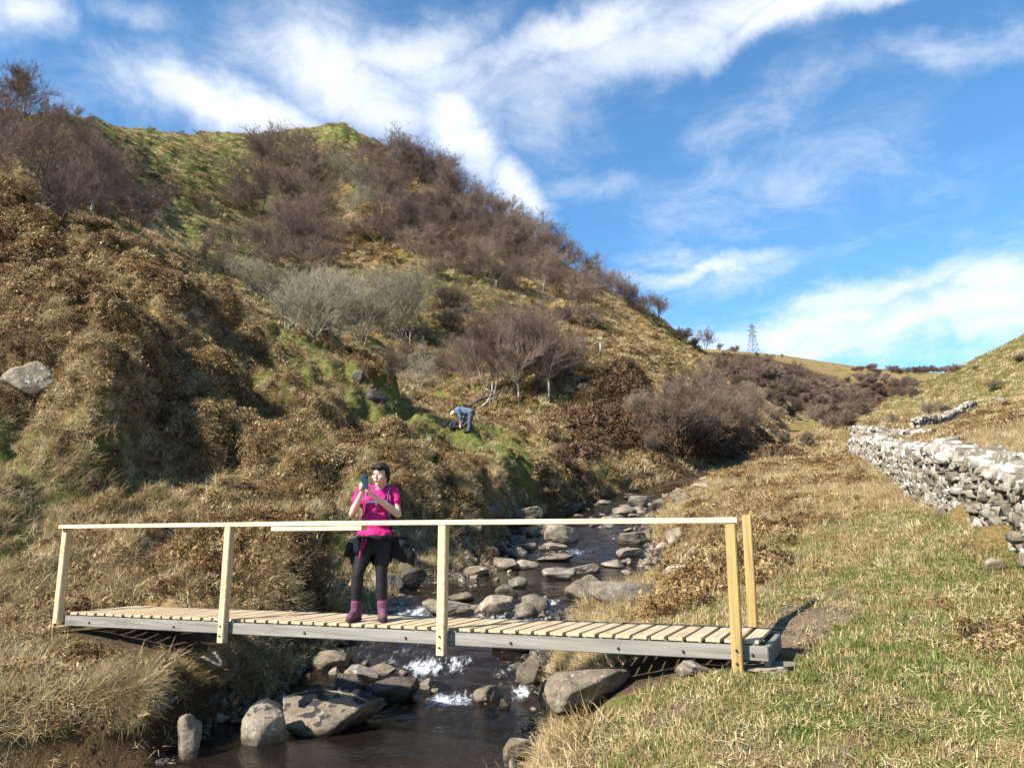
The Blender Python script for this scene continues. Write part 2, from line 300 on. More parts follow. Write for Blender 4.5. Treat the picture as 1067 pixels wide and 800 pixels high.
# ------------------------------------------------------------------ materials
class NT:
    def __init__(s, tree): s.t = tree; s.n = tree.nodes; s.l = tree.links
    def add(s, typ, ins=None, **kw):
        nd = s.n.new(typ)
        for k, v in kw.items(): setattr(nd, k, v)
        if ins:
            for k, v in ins.items():
                sk = nd.inputs[k]
                if isinstance(v, bpy.types.NodeSocket): s.l.new(v, sk)
                else: sk.default_value = v
        return nd
    def math(s, op, a, b=None, c=None, clamp=False):
        ins = {0: a}
        if b is not None: ins[1] = b
        if c is not None: ins[2] = c
        return s.add('ShaderNodeMath', ins, operation=op, use_clamp=clamp).outputs[0]
    def mix(s, f, a, b, blend='MIX'):
        return s.add('ShaderNodeMix', {0: f, 6: a, 7: b}, data_type='RGBA', blend_type=blend).outputs[2]
    def noise(s, vec, scale, detail=4, rough=.55, dist=0):
        ins = {'Scale': scale, 'Detail': detail, 'Roughness': rough, 'Distortion': dist}
        if vec is not None: ins['Vector'] = vec
        return s.add('ShaderNodeTexNoise', ins).outputs[0]
    def ramp(s, f, stops, interp='LINEAR'):
        nd = s.add('ShaderNodeValToRGB', {0: f}); cr = nd.color_ramp; cr.interpolation = interp
        while len(cr.elements) < len(stops): cr.elements.new(.5)
        for e, (p, c) in zip(cr.elements, stops): e.position = p; e.color = tuple(c)+((1,) if len(c) == 3 else ())
        return nd.outputs[0]
    def mrange(s, v, a, b, c=0., d=1.):
        return s.add('ShaderNodeMapRange', {0: v, 1: a, 2: b, 3: c, 4: d}, interpolation_type='SMOOTHSTEP').outputs[0]
def mat(name):
    m = bpy.data.materials.new(name); m.use_nodes = True; m.node_tree.nodes.clear(); return m, NT(m.node_tree)
def finish(nt, col, rough=.8, bump=None, bstr=.5, bdist=.02, spec=.3, extra=None, norm=None):
    ins = {'Base Color': col, 'Roughness': rough, 'Specular IOR Level': spec}
    if bump is not None: ins['Normal'] = nt.add('ShaderNodeBump', {'Strength': bstr, 'Distance': bdist, 'Height': bump}).outputs[0]
    if extra: ins.update(extra)
    b = nt.add('ShaderNodeBsdfPrincipled', ins); nt.add('ShaderNodeOutputMaterial', {0: b.outputs[0]}); return b
def rgb(r, g, b): return (r, g, b, 1.0)

STRAW = [(0, (.13, .075, .03)), (.35, (.28, .18, .075)), (.65, (.42, .30, .14)), (1, (.62, .50, .28))]
def simple(name, col, rough=.7, var=.12, scale=8, bstr=.15, bdist=.01, spec=.3, extra=None):
    m, nt = mat(name); tc = nt.add('ShaderNodeTexCoord').outputs['Object']
    nz = nt.noise(tc, scale, 4); c = nt.mix(nt.mrange(nz, .25, .75), rgb(*[max(0, v*(1-var)) for v in col]), rgb(*[v*(1+var) for v in col]))
    finish(nt, c, rough, nt.noise(tc, scale*4, 3), bstr, bdist, spec, extra); return m

def m_ground():
    m, nt = mat('ground_cover'); pos = nt.add('ShaderNodeNewGeometry').outputs['Position']
    at = nt.add('ShaderNodeAttribute', attribute_name='cover'); sep = nt.add('ShaderNodeSeparateColor', {0: at.outputs['Color']}).outputs
    n_big = nt.noise(pos, .25, 5, .6); n_mid = nt.noise(pos, 2.2, 5, .65); n_f = nt.noise(pos, 14, 4, .7); n_ff = nt.noise(pos, 60, 3, .7)
    f = nt.math('ADD', nt.math('MULTIPLY', n_mid, .5), nt.math('MULTIPLY', n_f, .5))
    straw = nt.ramp(f, [(.28, (.13, .08, .035)), (.48, (.255, .165, .065)), (.62, (.37, .26, .115)), (.8, (.50, .39, .20))])
    green = nt.ramp(f, [(.3, (.06, .066, .016)), (.5, (.15, .155, .042)), (.7, (.28, .27, .09))])
    brk = nt.ramp(f, [(.3, (.025, .013, .006)), (.5, (.085, .045, .018)), (.68, (.20, .11, .042)), (.85, (.34, .22, .10))])
    bare = nt.ramp(nt.math('ADD', nt.math('MULTIPLY', n_f, .6), nt.math('MULTIPLY', n_ff, .4)), [(.3, (.08, .055, .035)), (.5, (.19, .14, .09)), (.75, (.33, .26, .18))])
    def k(v): return nt.mrange(nt.math('ADD', v, nt.math('MULTIPLY', nt.math('SUBTRACT', n_f, .5), .8)), .25, .6)
    c = nt.mix(k(sep[0]), straw, green); c = nt.mix(k(sep[1]), c, brk); c = nt.mix(k(sep[2]), c, bare); c = nt.mix(nt.math('MULTIPLY', at.outputs['Alpha'], .85), c, nt.mix(1, bare, rgb(.32, .27, .22), 'MULTIPLY'))  # alpha: darkened soil, with bank and bridge shade in the colour
    c = nt.mix(nt.math('MULTIPLY', nt.mrange(n_big, .35, .7), .3), c, nt.mix(1, c, rgb(.75, .72, .6), 'MULTIPLY'))
    b = nt.math('ADD', nt.math('MULTIPLY', n_f, .7), nt.math('ADD', nt.math('MULTIPLY', n_ff, .25), nt.math('MULTIPLY', n_mid, 1.6)))
    finish(nt, c, .95, b, .9, .12, .1); return m
def m_blade(name, stops, green=None, pscale=.8, trans=.16):
    m, nt = mat(name); pos = nt.add('ShaderNodeNewGeometry').outputs['Position']; rnd = nt.add('ShaderNodeObjectInfo').outputs['Random']
    f = nt.math('ADD', nt.math('MULTIPLY', rnd, .45), nt.math('ADD', nt.math('MULTIPLY', nt.noise(pos, pscale, 3), .35), nt.math('MULTIPLY', nt.noise(pos, 25, 2), .3)))
    c = nt.ramp(f, stops)
    p = nt.add('ShaderNodeBsdfPrincipled', {'Base Color': c, 'Roughness': .65, 'Specular IOR Level': .25}); tr = nt.add('ShaderNodeBsdfTranslucent', {0: c})
    mx = nt.add('ShaderNodeMixShader', {0: trans, 1: p.outputs[0], 2: tr.outputs[0]}); nt.add('ShaderNodeOutputMaterial', {0: mx.outputs[0]}); return m
def m_rock(name='stone', dark=0.0, moss=.5, lichen=.5, black=False):
    m, nt = mat(name); tc = nt.add('ShaderNodeTexCoord'); obj = tc.outputs['Object']; rnd = nt.add('ShaderNodeObjectInfo').outputs['Random']
    geo = nt.add('ShaderNodeNewGeometry'); vec = nt.add('ShaderNodeVectorMath', {0: geo.outputs['Position'], 1: (0, 0, 0)}, operation='ADD').outputs[0]
    n1 = nt.noise(vec, 4, 6, .65); n2 = nt.noise(vec, 28, 5, .7); n3 = nt.noise(vec, 1.7, 3)
    f = nt.math('ADD', nt.math('MULTIPLY', n1, .6), nt.math('MULTIPLY', n2, .4)); k = 1-dark
    c = nt.ramp(f, [(.3, (.075*k, .06*k, .042*k)), (.5, (.235*k, .19*k, .135*k)), (.68, (.39*k, .325*k, .235*k)), (.85, (.52*k, .46*k, .36*k))])
    c = nt.mix(nt.math('MULTIPLY', rnd, .55), c, nt.mix(1, c, rgb(.66, .56, .46), 'MULTIPLY'))
    li = nt.mrange(nt.noise(vec, 7, 5, .75), .58, .66); c = nt.mix(nt.math('MULTIPLY', li, lichen), c, rgb(.56*k, .55*k, .48*k))
    sepn = nt.add('ShaderNodeSeparateXYZ', {0: geo.outputs['Normal']}).outputs[2]
    mo = nt.math('MULTIPLY', nt.mrange(nt.noise(vec, 3.2, 4, .7), .54, .66), nt.mrange(sepn, -.3, .5)); c = nt.mix(nt.math('MULTIPLY', mo, moss), c, rgb(.07, .075, .015))
    dk = nt.mrange(n3, .5, .66); c = nt.mix(nt.math('MULTIPLY', dk, .45), c, rgb(.05, .042, .036))
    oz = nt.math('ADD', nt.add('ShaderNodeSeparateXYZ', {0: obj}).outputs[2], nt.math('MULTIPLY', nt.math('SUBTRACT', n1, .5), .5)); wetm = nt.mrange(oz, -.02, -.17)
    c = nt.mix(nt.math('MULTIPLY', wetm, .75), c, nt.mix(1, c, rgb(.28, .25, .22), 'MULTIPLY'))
    if black: c = nt.mix(nt.mrange(nt.math('ADD', sepn, nt.math('MULTIPLY', nt.math('SUBTRACT', n1, .5), 1.6)), .55, .68), c, rgb(.035, .034, .032))  # black tops: lichen, with the bridge's shadow painted into the colour
    finish(nt, c, .85 if dark < .4 else .35, nt.math('ADD', n2, nt.math('MULTIPLY', n1, 2)), .7, .03, .3); return m
def m_wallstone():
    m, nt = mat('wall_stone'); geo = nt.add('ShaderNodeNewGeometry'); vec = geo.outputs['Position']
    rnd = geo.outputs['Random Per Island']
    n1 = nt.noise(vec, 14, 6, .75); n2 = nt.noise(vec, 40, 4, .7)
    f = nt.math('ADD', nt.math('MULTIPLY', n1, .55), nt.math('MULTIPLY', rnd, .35))
    c = nt.ramp(f, [(.22, (.10, .08, .055)), (.42, (.24, .20, .145)), (.6, (.36, .32, .25)), (.75, (.48, .45, .37))])
    at = nt.add('ShaderNodeAttribute', attribute_name='cap').outputs['Fac']
    li = nt.mrange(nt.math('ADD', nt.noise(vec, 5, 5, .75), nt.math('ADD', nt.math('MULTIPLY', at, .075), nt.math('MULTIPLY', nt.math('SUBTRACT', rnd, .5), .16))), .56, .66); c = nt.mix(nt.math('MULTIPLY', li, .9), c, rgb(.50, .49, .44))
    mo = nt.mrange(nt.math('SUBTRACT', nt.noise(vec, 3.2, 4, .7), nt.math('MULTIPLY', at, .2)), .6, .7); c = nt.mix(nt.math('MULTIPLY', mo, .75), c, rgb(.15, .125, .03))
    finish(nt, c, .9, nt.math('ADD', n2, n1), .6, .03, .2); return m
def m_twig(name, a, b, c2, rs=1.0):
    m, nt = mat(name); rnd = nt.add('ShaderNodeObjectInfo').outputs['Random']; pos = nt.add('ShaderNodeNewGeometry').outputs['Position']
    f = nt.math('ADD', nt.math('MULTIPLY', rnd, .6), nt.math('MULTIPLY', nt.noise(pos, 1.2, 3), .5))
    c = nt.ramp(f, [(.15, a), (.5, b), (.95, c2)]); finish(nt, c, .75, None, spec=.2); return m
def m_wood(name, c0, c1, c2, axis_scale=(3, 40, 40), rough=.6, knots=.8):
    m, nt = mat(name); tc = nt.add('ShaderNodeTexCoord').outputs['Object']; rnd = nt.add('ShaderNodeNewGeometry').outputs['Random Per Island']
    off = nt.add('ShaderNodeCombineXYZ', {0: nt.math('MULTIPLY', rnd, 37.), 1: nt.math('MULTIPLY', rnd, 11.), 2: 0.}).outputs[0]
    v = nt.add('ShaderNodeVectorMath', {0: tc, 1: off}, operation='ADD').outputs[0]
    v = nt.add('ShaderNodeMapping', {'Vector': v, 'Scale': axis_scale}).outputs[0]
    g = nt.noise(v, 1.0, 5, .6, .6); c = nt.ramp(g, [(.3, c0), (.5, c1), (.72, c2)])
    c = nt.mix(nt.math('MULTIPLY', rnd, .35), c, nt.mix(1, c, rgb(.78, .72, .62), 'MULTIPLY'))
    st = nt.mrange(nt.noise(tc, 5, 5, .7), .56, .72); c = nt.mix(nt.math('MULTIPLY', st, .3), c, nt.mix(1, c, rgb(.5, .42, .33), 'MULTIPLY'))
    kn = nt.add('ShaderNodeTexVoronoi', {'Vector': nt.add('ShaderNodeVectorMath', {0: tc, 1: off}, operation='ADD').outputs[0], 'Scale': 4.5}).outputs['Distance']
    c = nt.mix(nt.math('MULTIPLY', nt.mrange(kn, .06, .03), knots), c, rgb(.16, .08, .03))
    finish(nt, c, rough, g, .3, .004, .25); return m
def m_water():
    m, nt = mat('stream_water'); pos = nt.add('ShaderNodeNewGeometry').outputs['Position']
    at = nt.add('ShaderNodeAttribute', attribute_name='foam').outputs['Fac']
    n1 = nt.noise(pos, 3.0, 4, .55); n2 = nt.noise(pos, 11, 4, .6); n3 = nt.noise(pos, 40, 3, .6)
    hgt = nt.math('ADD', nt.math('MULTIPLY', n1, .35), nt.math('ADD', nt.math('MULTIPLY', n2, .3), nt.math('MULTIPLY', n3, .06)))
    bp = nt.add('ShaderNodeBump', {'Strength': .6, 'Distance': .075, 'Height': hgt}).outputs[0]
    fr = nt.add('ShaderNodeFresnel', {'IOR': 1.33, 'Normal': bp}).outputs[0]
    gl = nt.add('ShaderNodeBsdfGlossy', {'Color': rgb(1, 1, 1), 'Roughness': .05, 'Normal': bp})
    tr = nt.add('ShaderNodeBsdfTransparent', {0: rgb(.50, .36, .20)})
    df = nt.add('ShaderNodeBsdfDiffuse', {0: rgb(.032, .025, .017)})
    under = nt.add('ShaderNodeMixShader', {0: .35, 1: tr.outputs[0], 2: df.outputs[0]})
    w = nt.add('ShaderNodeMixShader', {0: fr, 1: under.outputs[0], 2: gl.outputs[0]})
    flow = nt.add('ShaderNodeMapping', {'Vector': pos, 'Scale': (1.3, .45, 1)}).outputs[0]
    fm = nt.mrange(nt.math('ADD', at, nt.math('MULTIPLY', nt.math('SUBTRACT', nt.noise(flow, 10, 8, .72, .5), .5), 1.9)), .52, 1.2)
    foam = nt.add('ShaderNodeBsdfDiffuse', {0: rgb(.72, .74, .74)})
    o = nt.add('ShaderNodeMixShader', {0: fm, 1: w.outputs[0], 2: foam.outputs[0]}); nt.add('ShaderNodeOutputMaterial', {0: o.outputs[0]}); return m
M = {}
M['ground'] = m_ground(); M['rock'] = m_rock('weathered_stone'); M['wet'] = m_rock('wet_stone', .62, .2, .15); M['dark'] = m_rock('lichen_and_shadow_stone', 0, .1, .4, True); M['mossy'] = m_rock('mossy_stone', .1, 1.0, .35)
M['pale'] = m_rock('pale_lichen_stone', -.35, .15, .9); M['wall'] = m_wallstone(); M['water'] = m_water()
M['straw'] = m_blade('straw_blades', [(.25, (.16, .10, .045)), (.42, (.36, .25, .12)), (.62, (.58, .425, .22)), (.85, (.82, .68, .40))])
M['gold'] = m_blade('golden_dead_grass', [(.25, (.13, .08, .03)), (.42, (.27, .185, .075)), (.62, (.43, .31, .14)), (.85, (.60, .47, .25))])
M['green'] = m_blade('green_blades', [(.2, (.045, .075, .012)), (.5, (.115, .16, .03)), (.75, (.22, .25, .065)), (.95, (.40, .36, .15))])
M['bracken'] = m_blade('dead_bracken', [(.24, (.022, .011, .005)), (.42, (.115, .057, .020)), (.60, (.27, .155, .055)), (.84, (.58, .42, .21))], trans=.15)
M['moss'] = m_blade('yellow_green_moss', [(.2, (.11, .098, .025)), (.5, (.22, .195, .06)), (.9, (.36, .31, .11))])
M['heather'] = m_blade('dark_heather', [(.2, (.035, .02, .012)), (.5, (.10, .055, .028)), (.9, (.2, .12, .06))], trans=.05)
M['twig_brown'] = m_twig('brown_twigs', (.12, .076, .058), (.19, .127, .097), (.29, .205, .152))
M['twig_grey'] = m_twig('grey_green_twigs', (.19, .155, .10), (.27, .225, .15), (.37, .315, .215))
M['twig_tan'] = m_twig('tan_brown_twigs', (.13, .088, .062), (.21, .15, .105), (.32, .24, .165))
M['bark_dark'] = simple('dark_bark', (.10, .078, .06), .9, .3, 6, .5, .02)
M['bark_pale'] = simple('pale_birch_bark', (.34, .30, .245), .8, .35, 7, .4, .01)
m_, nt_ = mat('moss_mound'); ps_ = nt_.add('ShaderNodeNewGeometry').outputs['Position']; f_ = nt_.noise(ps_, 30, 5, .7); finish(nt_, nt_.ramp(f_, [(.3, (.07, .05, .02)), (.5, (.19, .135, .05)), (.7, (.33, .25, .10))]), .95, f_, .9, .04, .1); M['mossm'] = m_
print('materials', round(time.time()-T0, 1))

# ------------------------------------------------------------------ ground sheet
idx = np.arange(NA*NR).reshape(NA, NR)
a0 = idx[:, :-1]; a1 = np.roll(idx, -1, 0)[:, :-1]; b1 = np.roll(idx, -1, 0)[:, 1:]; b0 = idx[:, 1:]
# the seam column is -180 deg, next column after the last wraps to it
Q = np.stack([a0.ravel(), b0.ravel(), b1.ravel(), a1.ravel()], -1)
V = np.stack([GXw.ravel(), GYw.ravel(), HG.ravel()], -1)
me = mesh_np('ground', V, Q)
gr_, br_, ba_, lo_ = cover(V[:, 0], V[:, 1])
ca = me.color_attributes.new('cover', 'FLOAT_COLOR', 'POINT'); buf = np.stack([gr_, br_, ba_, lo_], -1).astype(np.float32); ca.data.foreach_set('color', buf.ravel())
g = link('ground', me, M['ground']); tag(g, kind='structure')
print('ground', round(time.time()-T0, 1), len(V))

# ------------------------------------------------------------------ water
seg = SL[:int(24*18.4)]
fine = []
for i in range(len(seg)-1):
    for k in range(2): fine.append(seg[i]*(1-k/2)+seg[i+1]*k/2)
fine = np.array(fine); NC = 44
tx = np.gradient(fine[:, 0]); ty = np.gradient(fine[:, 1]); tl = np.hypot(tx, ty); nx, ny = ty/tl, -tx/tl
cc = np.linspace(-1, 1, NC); wid = fine[:, 3]+.45
WX = fine[:, 0, None]+nx[:, None]*cc*wid[:, None]; WY = fine[:, 1, None]+ny[:, None]*cc*wid[:, None]
slope = np.gradient(fine[:, 2])/np.maximum(tl, 1e-4)
slope = np.convolve(np.pad(slope, 12, mode='edge'), np.ones(25)/25, 'valid')
sl = np.repeat(slope[:, None], NC, 1)
WZ = fine[:, 2, None]+(fbm(WX*1.6, WY*1.6, 3, 91)-.5)*.03+np.clip(sl*3, 0, 1)*((fbm(WX*4, WY*4, 3, 92)-.5)*.16)
foam = np.clip((sl-.10)*2.4, 0, .62)*(.35+1.1*fbm(WX*1.2, WY*1.2, 2, 95))
foamblobs = []
for (px, py, r, am) in [(440,694,.5,.85),(475,692,.35,.75),(405,690,.3,.65),(415,722,.28,.6),(468,730,.4,.9),(520,700,.3,.6),(485,745,.35,.45),(490,722,.2,.6),(508,718,.3,.6),(545,722,.28,.8),(530,690,.3,.5),(560,700,.2,.4),(575,575,.7,.6),(600,575,.6,.65),(630,575,.5,.45),(628,548,.5,.7),(640,560,.4,.6),(575,628,.25,.8),(500,735,.25,.5),(455,640,.3,.5),(395,724,.18,.5),(560,640,.3,.5)]:
    p = hit(px, py)
    if p is not None: foamblobs.append((p[0], p[1], r, am))
foam = np.maximum(foam, blobs(WX.ravel(), WY.ravel(), foamblobs).reshape(WX.shape))
ii = np.arange(WX.size).reshape(WX.shape)
Q = np.stack([ii[:-1, :-1].ravel(), ii[:-1, 1:].ravel(), ii[1:, 1:].ravel(), ii[1:, :-1].ravel()], -1)
me = mesh_np('water', np.stack([WX.ravel(), WY.ravel(), WZ.ravel()], -1), Q)
at = me.attributes.new('foam', 'FLOAT', 'POINT'); at.data.foreach_set('value', foam.ravel().astype(np.float32))
tag(link('water', me, M['water']), kind='structure')

# ------------------------------------------------------------------ rocks
def rock_mesh(seed, flat=1.0, sub=4, planes=9, round_=.35):
    rs = np.random.RandomState(seed); bm = bmesh.new(); bmesh.ops.create_icosphere(bm, subdivisions=sub, radius=1)
    N = rs.normal(size=(planes, 3)); N /= np.linalg.norm(N, axis=1)[:, None]; Dp = rs.uniform(.42, .85, planes)
    off = Vector(rs.uniform(-50, 50, 3))
    for v in bm.verts:
        p = np.array(v.co); q = N@p; k = min([1.0]+[Dp[i]/q[i] for i in range(planes) if q[i] > .05]); k = k*(1-round_*.4)+.8*round_*.4
        f = 1+.07*mnoise.fractal(v.co*1.6+off, 1, 2, 4)+.035*mnoise.noise(v.co*6+off)+.015*mnoise.noise(v.co*17+off)
        v.co = Vector(p*k*f)
    me = bpy.data.meshes.new('rock'); 
    bm.to_mesh(me); bm.free()
    co = np.zeros(len(me.vertices)*3); me.vertices.foreach_get('co', co); co = co.reshape(-1, 3)
    lo, hi = co.min(0), co.max(0); co = (co-(lo+hi)/2)/(hi-lo)*1.0     # unit box, centred
    me.vertices.foreach_set('co', co.ravel().astype(np.float32)); me.update()
    me.polygons.foreach_set('use_smooth', np.ones(len(me.polygons), bool)); return me
ROCKS = [rock_mesh(100+i, planes=random.choice([9, 12, 16]), round_=[0, .12, 0, .3, .5, .05, .35, 0, .1, .05][i], sub=5) for i in range(10)]
ROCKSM = [rock_mesh(200+i, planes=random.choice([8, 11]), round_=random.choice([0, .1, .25]), sub=4) for i in range(8)]
rock_me_cache = {}
def rockmat(me, mk):
    key = (me.name, mk)
    if key not in rock_me_cache:
        c = me.copy(); c.materials.clear(); c.materials.append(M[mk]); rock_me_cache[key] = c
    return rock_me_cache[key]
def put_rock(px, py, wpx, hpx, label, mk='rock', group=None, var=None, name='boulder', cat='boulder', depth=.8, tilt=.15, sink=.2, rot=None):
    """px,py: centre bottom as seen; wpx,hpx: size as seen"""
    p = hit(px, py)
    dist = math.hypot(p[1]*cp+p[2]*sp, 0); w = wpx*dist/F; h = hpx*dist/F
    big = wpx > 28; lib = ROCKS if big else ROCKSM
    me = rockmat(lib[(var if var is not None else random.randrange(99)) % len(lib)], mk)
    o = bpy.data.objects.new(name, me); COL.objects.link(o)
    hh = h*(1+sink); o.scale = (w*1.02, w*depth, hh); o.location = (p[0], p[1]+w*depth*.35, p[2]+hh*.5-h*sink)
    o.rotation_euler = (random.uniform(-tilt, tilt), random.uniform(-tilt, tilt), random.uniform(-.3, .3) if rot is None else rot)
    return tag(o, label, cat, group)
BIG = [
(338,764,112,42,'large dark-topped boulder in the pool just left of the splice, water all around it','dark',9),
(270,776,50,42,'rounded tan-faced boulder beside the dark left bank under the bridge','dark',1),
(541,796,34,24,'round grey-green stone at the bottom edge of the right bank','mossy',3),
(574,752,30,40,'dark wet boulder against the right bank below the tan slab','wet',4),
(509,733,32,17,'small mossy boulder splitting the white water below the bridge','mossy',5),
(552,716,28,32,'upright mossy block beside the broad tan slab under the bridge','mossy',6),
(372,712,42,16,'pale flat boulder in the water behind the large dark-topped boulder','pale',7),
(396,703,32,11,'small brown wedge stone under the bridge beside the pale flat boulder','rock',8),
(362,726,34,22,'black wet boulder touching the back of the large dark-topped boulder','wet',9),
(410,732,50,24,'flat broken slab in the rapids left of the white water','wet',0),
(340,698,46,18,'mossy tan boulder in the shade under the left half of the bridge','mossy',1),
(214,706,40,22,'pale lichen-covered rock set in the left bank below the second post','pale',2),
(193,790,24,44,'narrow white upright stone at the foot of the left bank','pale',3),
(515,643,46,26,'smooth rounded pale boulder just beyond the bridge deck right of the middle post','pale',4),
(548,645,26,20,'brown mottled boulder leaning on the smooth pale boulder','rock',5),
(468,640,60,16,'low sandy rock shelf behind the middle post','rock',6),
(480,628,30,12,'low tan slab at the water edge left of the smooth pale boulder','rock',7),
(612,630,50,36,'brown ribbed boulder with a mossy left side beyond the bridge','mossy',8),
(652,632,80,30,'long brown boulder with moss at the edge of the right bank beyond the bridge','mossy',9),
(583,604,40,15,'tan stone with a flat top in the middle of the pool','rock',0),
(640,592,27,9,'small flat oval stone alone in the pool','pale',1),
(607,600,46,14,'low brown rock joined to the tan stone in the pool','rock',2),
(558,640,30,24,'grey angular boulder in the stone cluster beyond the bridge','rock',3),
(528,622,26,16,'dark mossy boulder behind the smooth pale boulder','mossy',4),
(540,613,24,14,'grey pointed stone behind the dark mossy boulder','rock',5),
(586,566,50,22,'large smooth pale boulder under the handrail line beside the upper rapid','pale',6),
(576,573,36,9,'flat pale slab just in front of the large smooth boulder','pale',7),
(578,585,44,9,'long flat mossy slab lying in the pool below the rapid','mossy',8),
(527,594,34,14,'rounded tan stone among the shingle on the left shore of the pool','rock',9),
(549,593,30,12,'pale slab pointing into the pool from the left shore','pale',0),
(495,600,34,12,'flat brown stone on the left shore of the pool','rock',1),
(660,567,32,18,'tan slanting slab on the right shore above the pool','rock',2),
(656,580,32,11,'low oval boulder at the right shore beside the rapid','pale',3),
(693,581,24,18,'pale boulder with a rusty hollow on the right shore','pale',4),
(709,570,28,24,'tall pale grey block at the edge of the bracken on the right shore','pale',5),
(722,583,18,16,'small white angular stone near the right bracken bank','pale',6),
(712,598,46,12,'long pale slab sloping down to the pool on the right shore','pale',7),
(684,604,30,10,'pale stone wedge touching the right bank of the pool','pale',8),
(676,564,16,16,'upright narrow stone among the right shore blocks','rock',9),
(490,560,34,22,'yellow-mossed boulder on the left bank under the handrail','mossy',0),
(510,542,34,22,'lichened boulder above the dark undercut on the left bank','mossy',1),
(547,545,44,20,'pale green lichened slab above the dark undercut','pale',2),
(532,553,40,18,'dark boulder roofing the undercut on the left bank','wet',3),
(690,532,24,14,'flat grey slab in the upper cascade','rock',4),
(652,536,30,10,'flat tan slab at the foot of the upper cascade','rock',5),
(668,527,32,14,'stacked grey slabs in the middle of the upper cascade','rock',6),
(710,524,26,14,'pale grey block at the top right of the upper cascade','pale',7),
(630,525,20,6,'small white stone at the head of the upper pool','pale',8),
(735,510,22,8,'pale flat stone where the burn comes round the bend','pale',9),
(422,592,26,24,'pale pinkish boulder behind the woman beside the dark undercut','pale',2),
(428,615,34,28,'dark mossy boulder behind the woman at the water edge','wet',3),
(400,618,40,24,'brown boulder between the woman\'s boots on the far bank','rock',5),
(725,705,38,15,'pale rounded stone on the grass left of the right end post','rock',7),
(20,418,52,42,'big pale grey boulder sticking out of the left slope at the picture edge','pale',8),
(155,182,15,5,'white flat boulder high on the green upper slope','pale',3),
(176,196,9,5,'small white boulder below the flat one on the upper slope','pale',4),
(1044,420,9,8,'white boulder alone on the right hillside','pale',1),
(1040,595,26,16,'mossy mound-like stone at the foot of the drystone wall','pale',4),
(372,402,14,18,'dark upright crag stone above the green gully','wet',6),
(390,420,24,16,'black craggy boulder low in the green gully','wet',8),
(447,462,7,7,'small grey stone on the turf left of the bending man','rock',2),
(605,398,10,6,'white stone on the knoll under the skyline birches','pale',1),
(712,472,10,5,'pale stone at the foot of the dark scrub bank','pale',3),
(672,484,12,6,'pale flat stone below the dark scrub bank','pale',5),
(536,680,50,12,'low wet ledge across the stream under the bridge deck','wet',2),
]
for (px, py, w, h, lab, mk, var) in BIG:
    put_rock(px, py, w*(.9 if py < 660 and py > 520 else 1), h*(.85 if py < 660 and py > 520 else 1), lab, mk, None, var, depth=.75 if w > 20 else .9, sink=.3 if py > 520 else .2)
def scatter_rocks(region, n, smin, smax, label, group, mks, flat=(.35, .8), reach=1.3):
    """region: polygon-ish list of (px,py) centres with spread px"""
    for _ in range(n):
        cx, cy, sx, sy = random.choice(region); px = cx+random.gauss(0, sx); py = cy+random.gauss(0, sy)
        p = hit(px, py)
        if p is None: continue
        d, wl, hw = stream([p[0]], [p[1]])
        if abs(d[0]) > hw[0]+reach: continue
        w = random.uniform(smin, smax)**1.0*(.6+.8*random.random()**2); 
        wpx = w/(p[1])*F
        put_rock(px, py, wpx, wpx*random.uniform(*flat), label, random.choice(mks), group, None, 'stone', 'stone', random.uniform(.6, 1), .35, .3)
scatter_rocks([(470,590,14,8),(500,605,16,5),(485,575,10,6)], 40, .06, .18, 'small loose stone in the shingle on the left shore of the pool', 'shingle stones on the left shore of the pool', ['rock', 'pale', 'rock'])
scatter_rocks([(695,575,18,8),(715,590,10,6),(670,590,10,6)], 34, .12, .32, 'loose angular stone on the right shore of the pool', 'loose stones on the right shore of the pool', ['pale', 'rock', 'pale'])
scatter_rocks([(680,530,22,7),(640,545,20,6),(710,515,14,5),(600,530,20,5)], 70, .22, .55, 'grey slab stone in the upper cascade above the handrail', 'slab stones of the upper cascade', ['rock', 'wet', 'pale', 'rock'], (.25, .5))
scatter_rocks([(545,630,30,8),(580,640,22,8),(450,630,14,7)], 16, .12, .26, 'stone in the cluster damming the pool just beyond the bridge', 'stones damming the pool beyond the bridge', ['mossy', 'rock', 'wet', 'rock'])
scatter_rocks([(400,715,35,10),(330,705,30,8),(490,725,40,10),(545,700,15,8),(300,740,30,10)], 40, .08, .22, 'small wet stone in the shallow water under the bridge', 'wet stones in the water under the bridge', ['wet', 'wet', 'mossy', 'rock'])
scatter_rocks([(745,500,14,4),(770,490,12,3)], 12, .2, .5, 'pale stone along the burn where it bends out of sight', 'stones along the far bend of the burn', ['pale', 'rock'], (.25, .5))
scatter_rocks([(520,552,26,9),(480,560,14,10),(565,550,16,6),(500,580,14,6),(545,575,18,4)], 44, .2, .5, 'lichened stone in the outcrop above the dark undercut', 'outcrop stones above the undercut', ['mossy', 'pale', 'rock'], (.4, .8), 4)
print('rocks', round(time.time()-T0, 1))
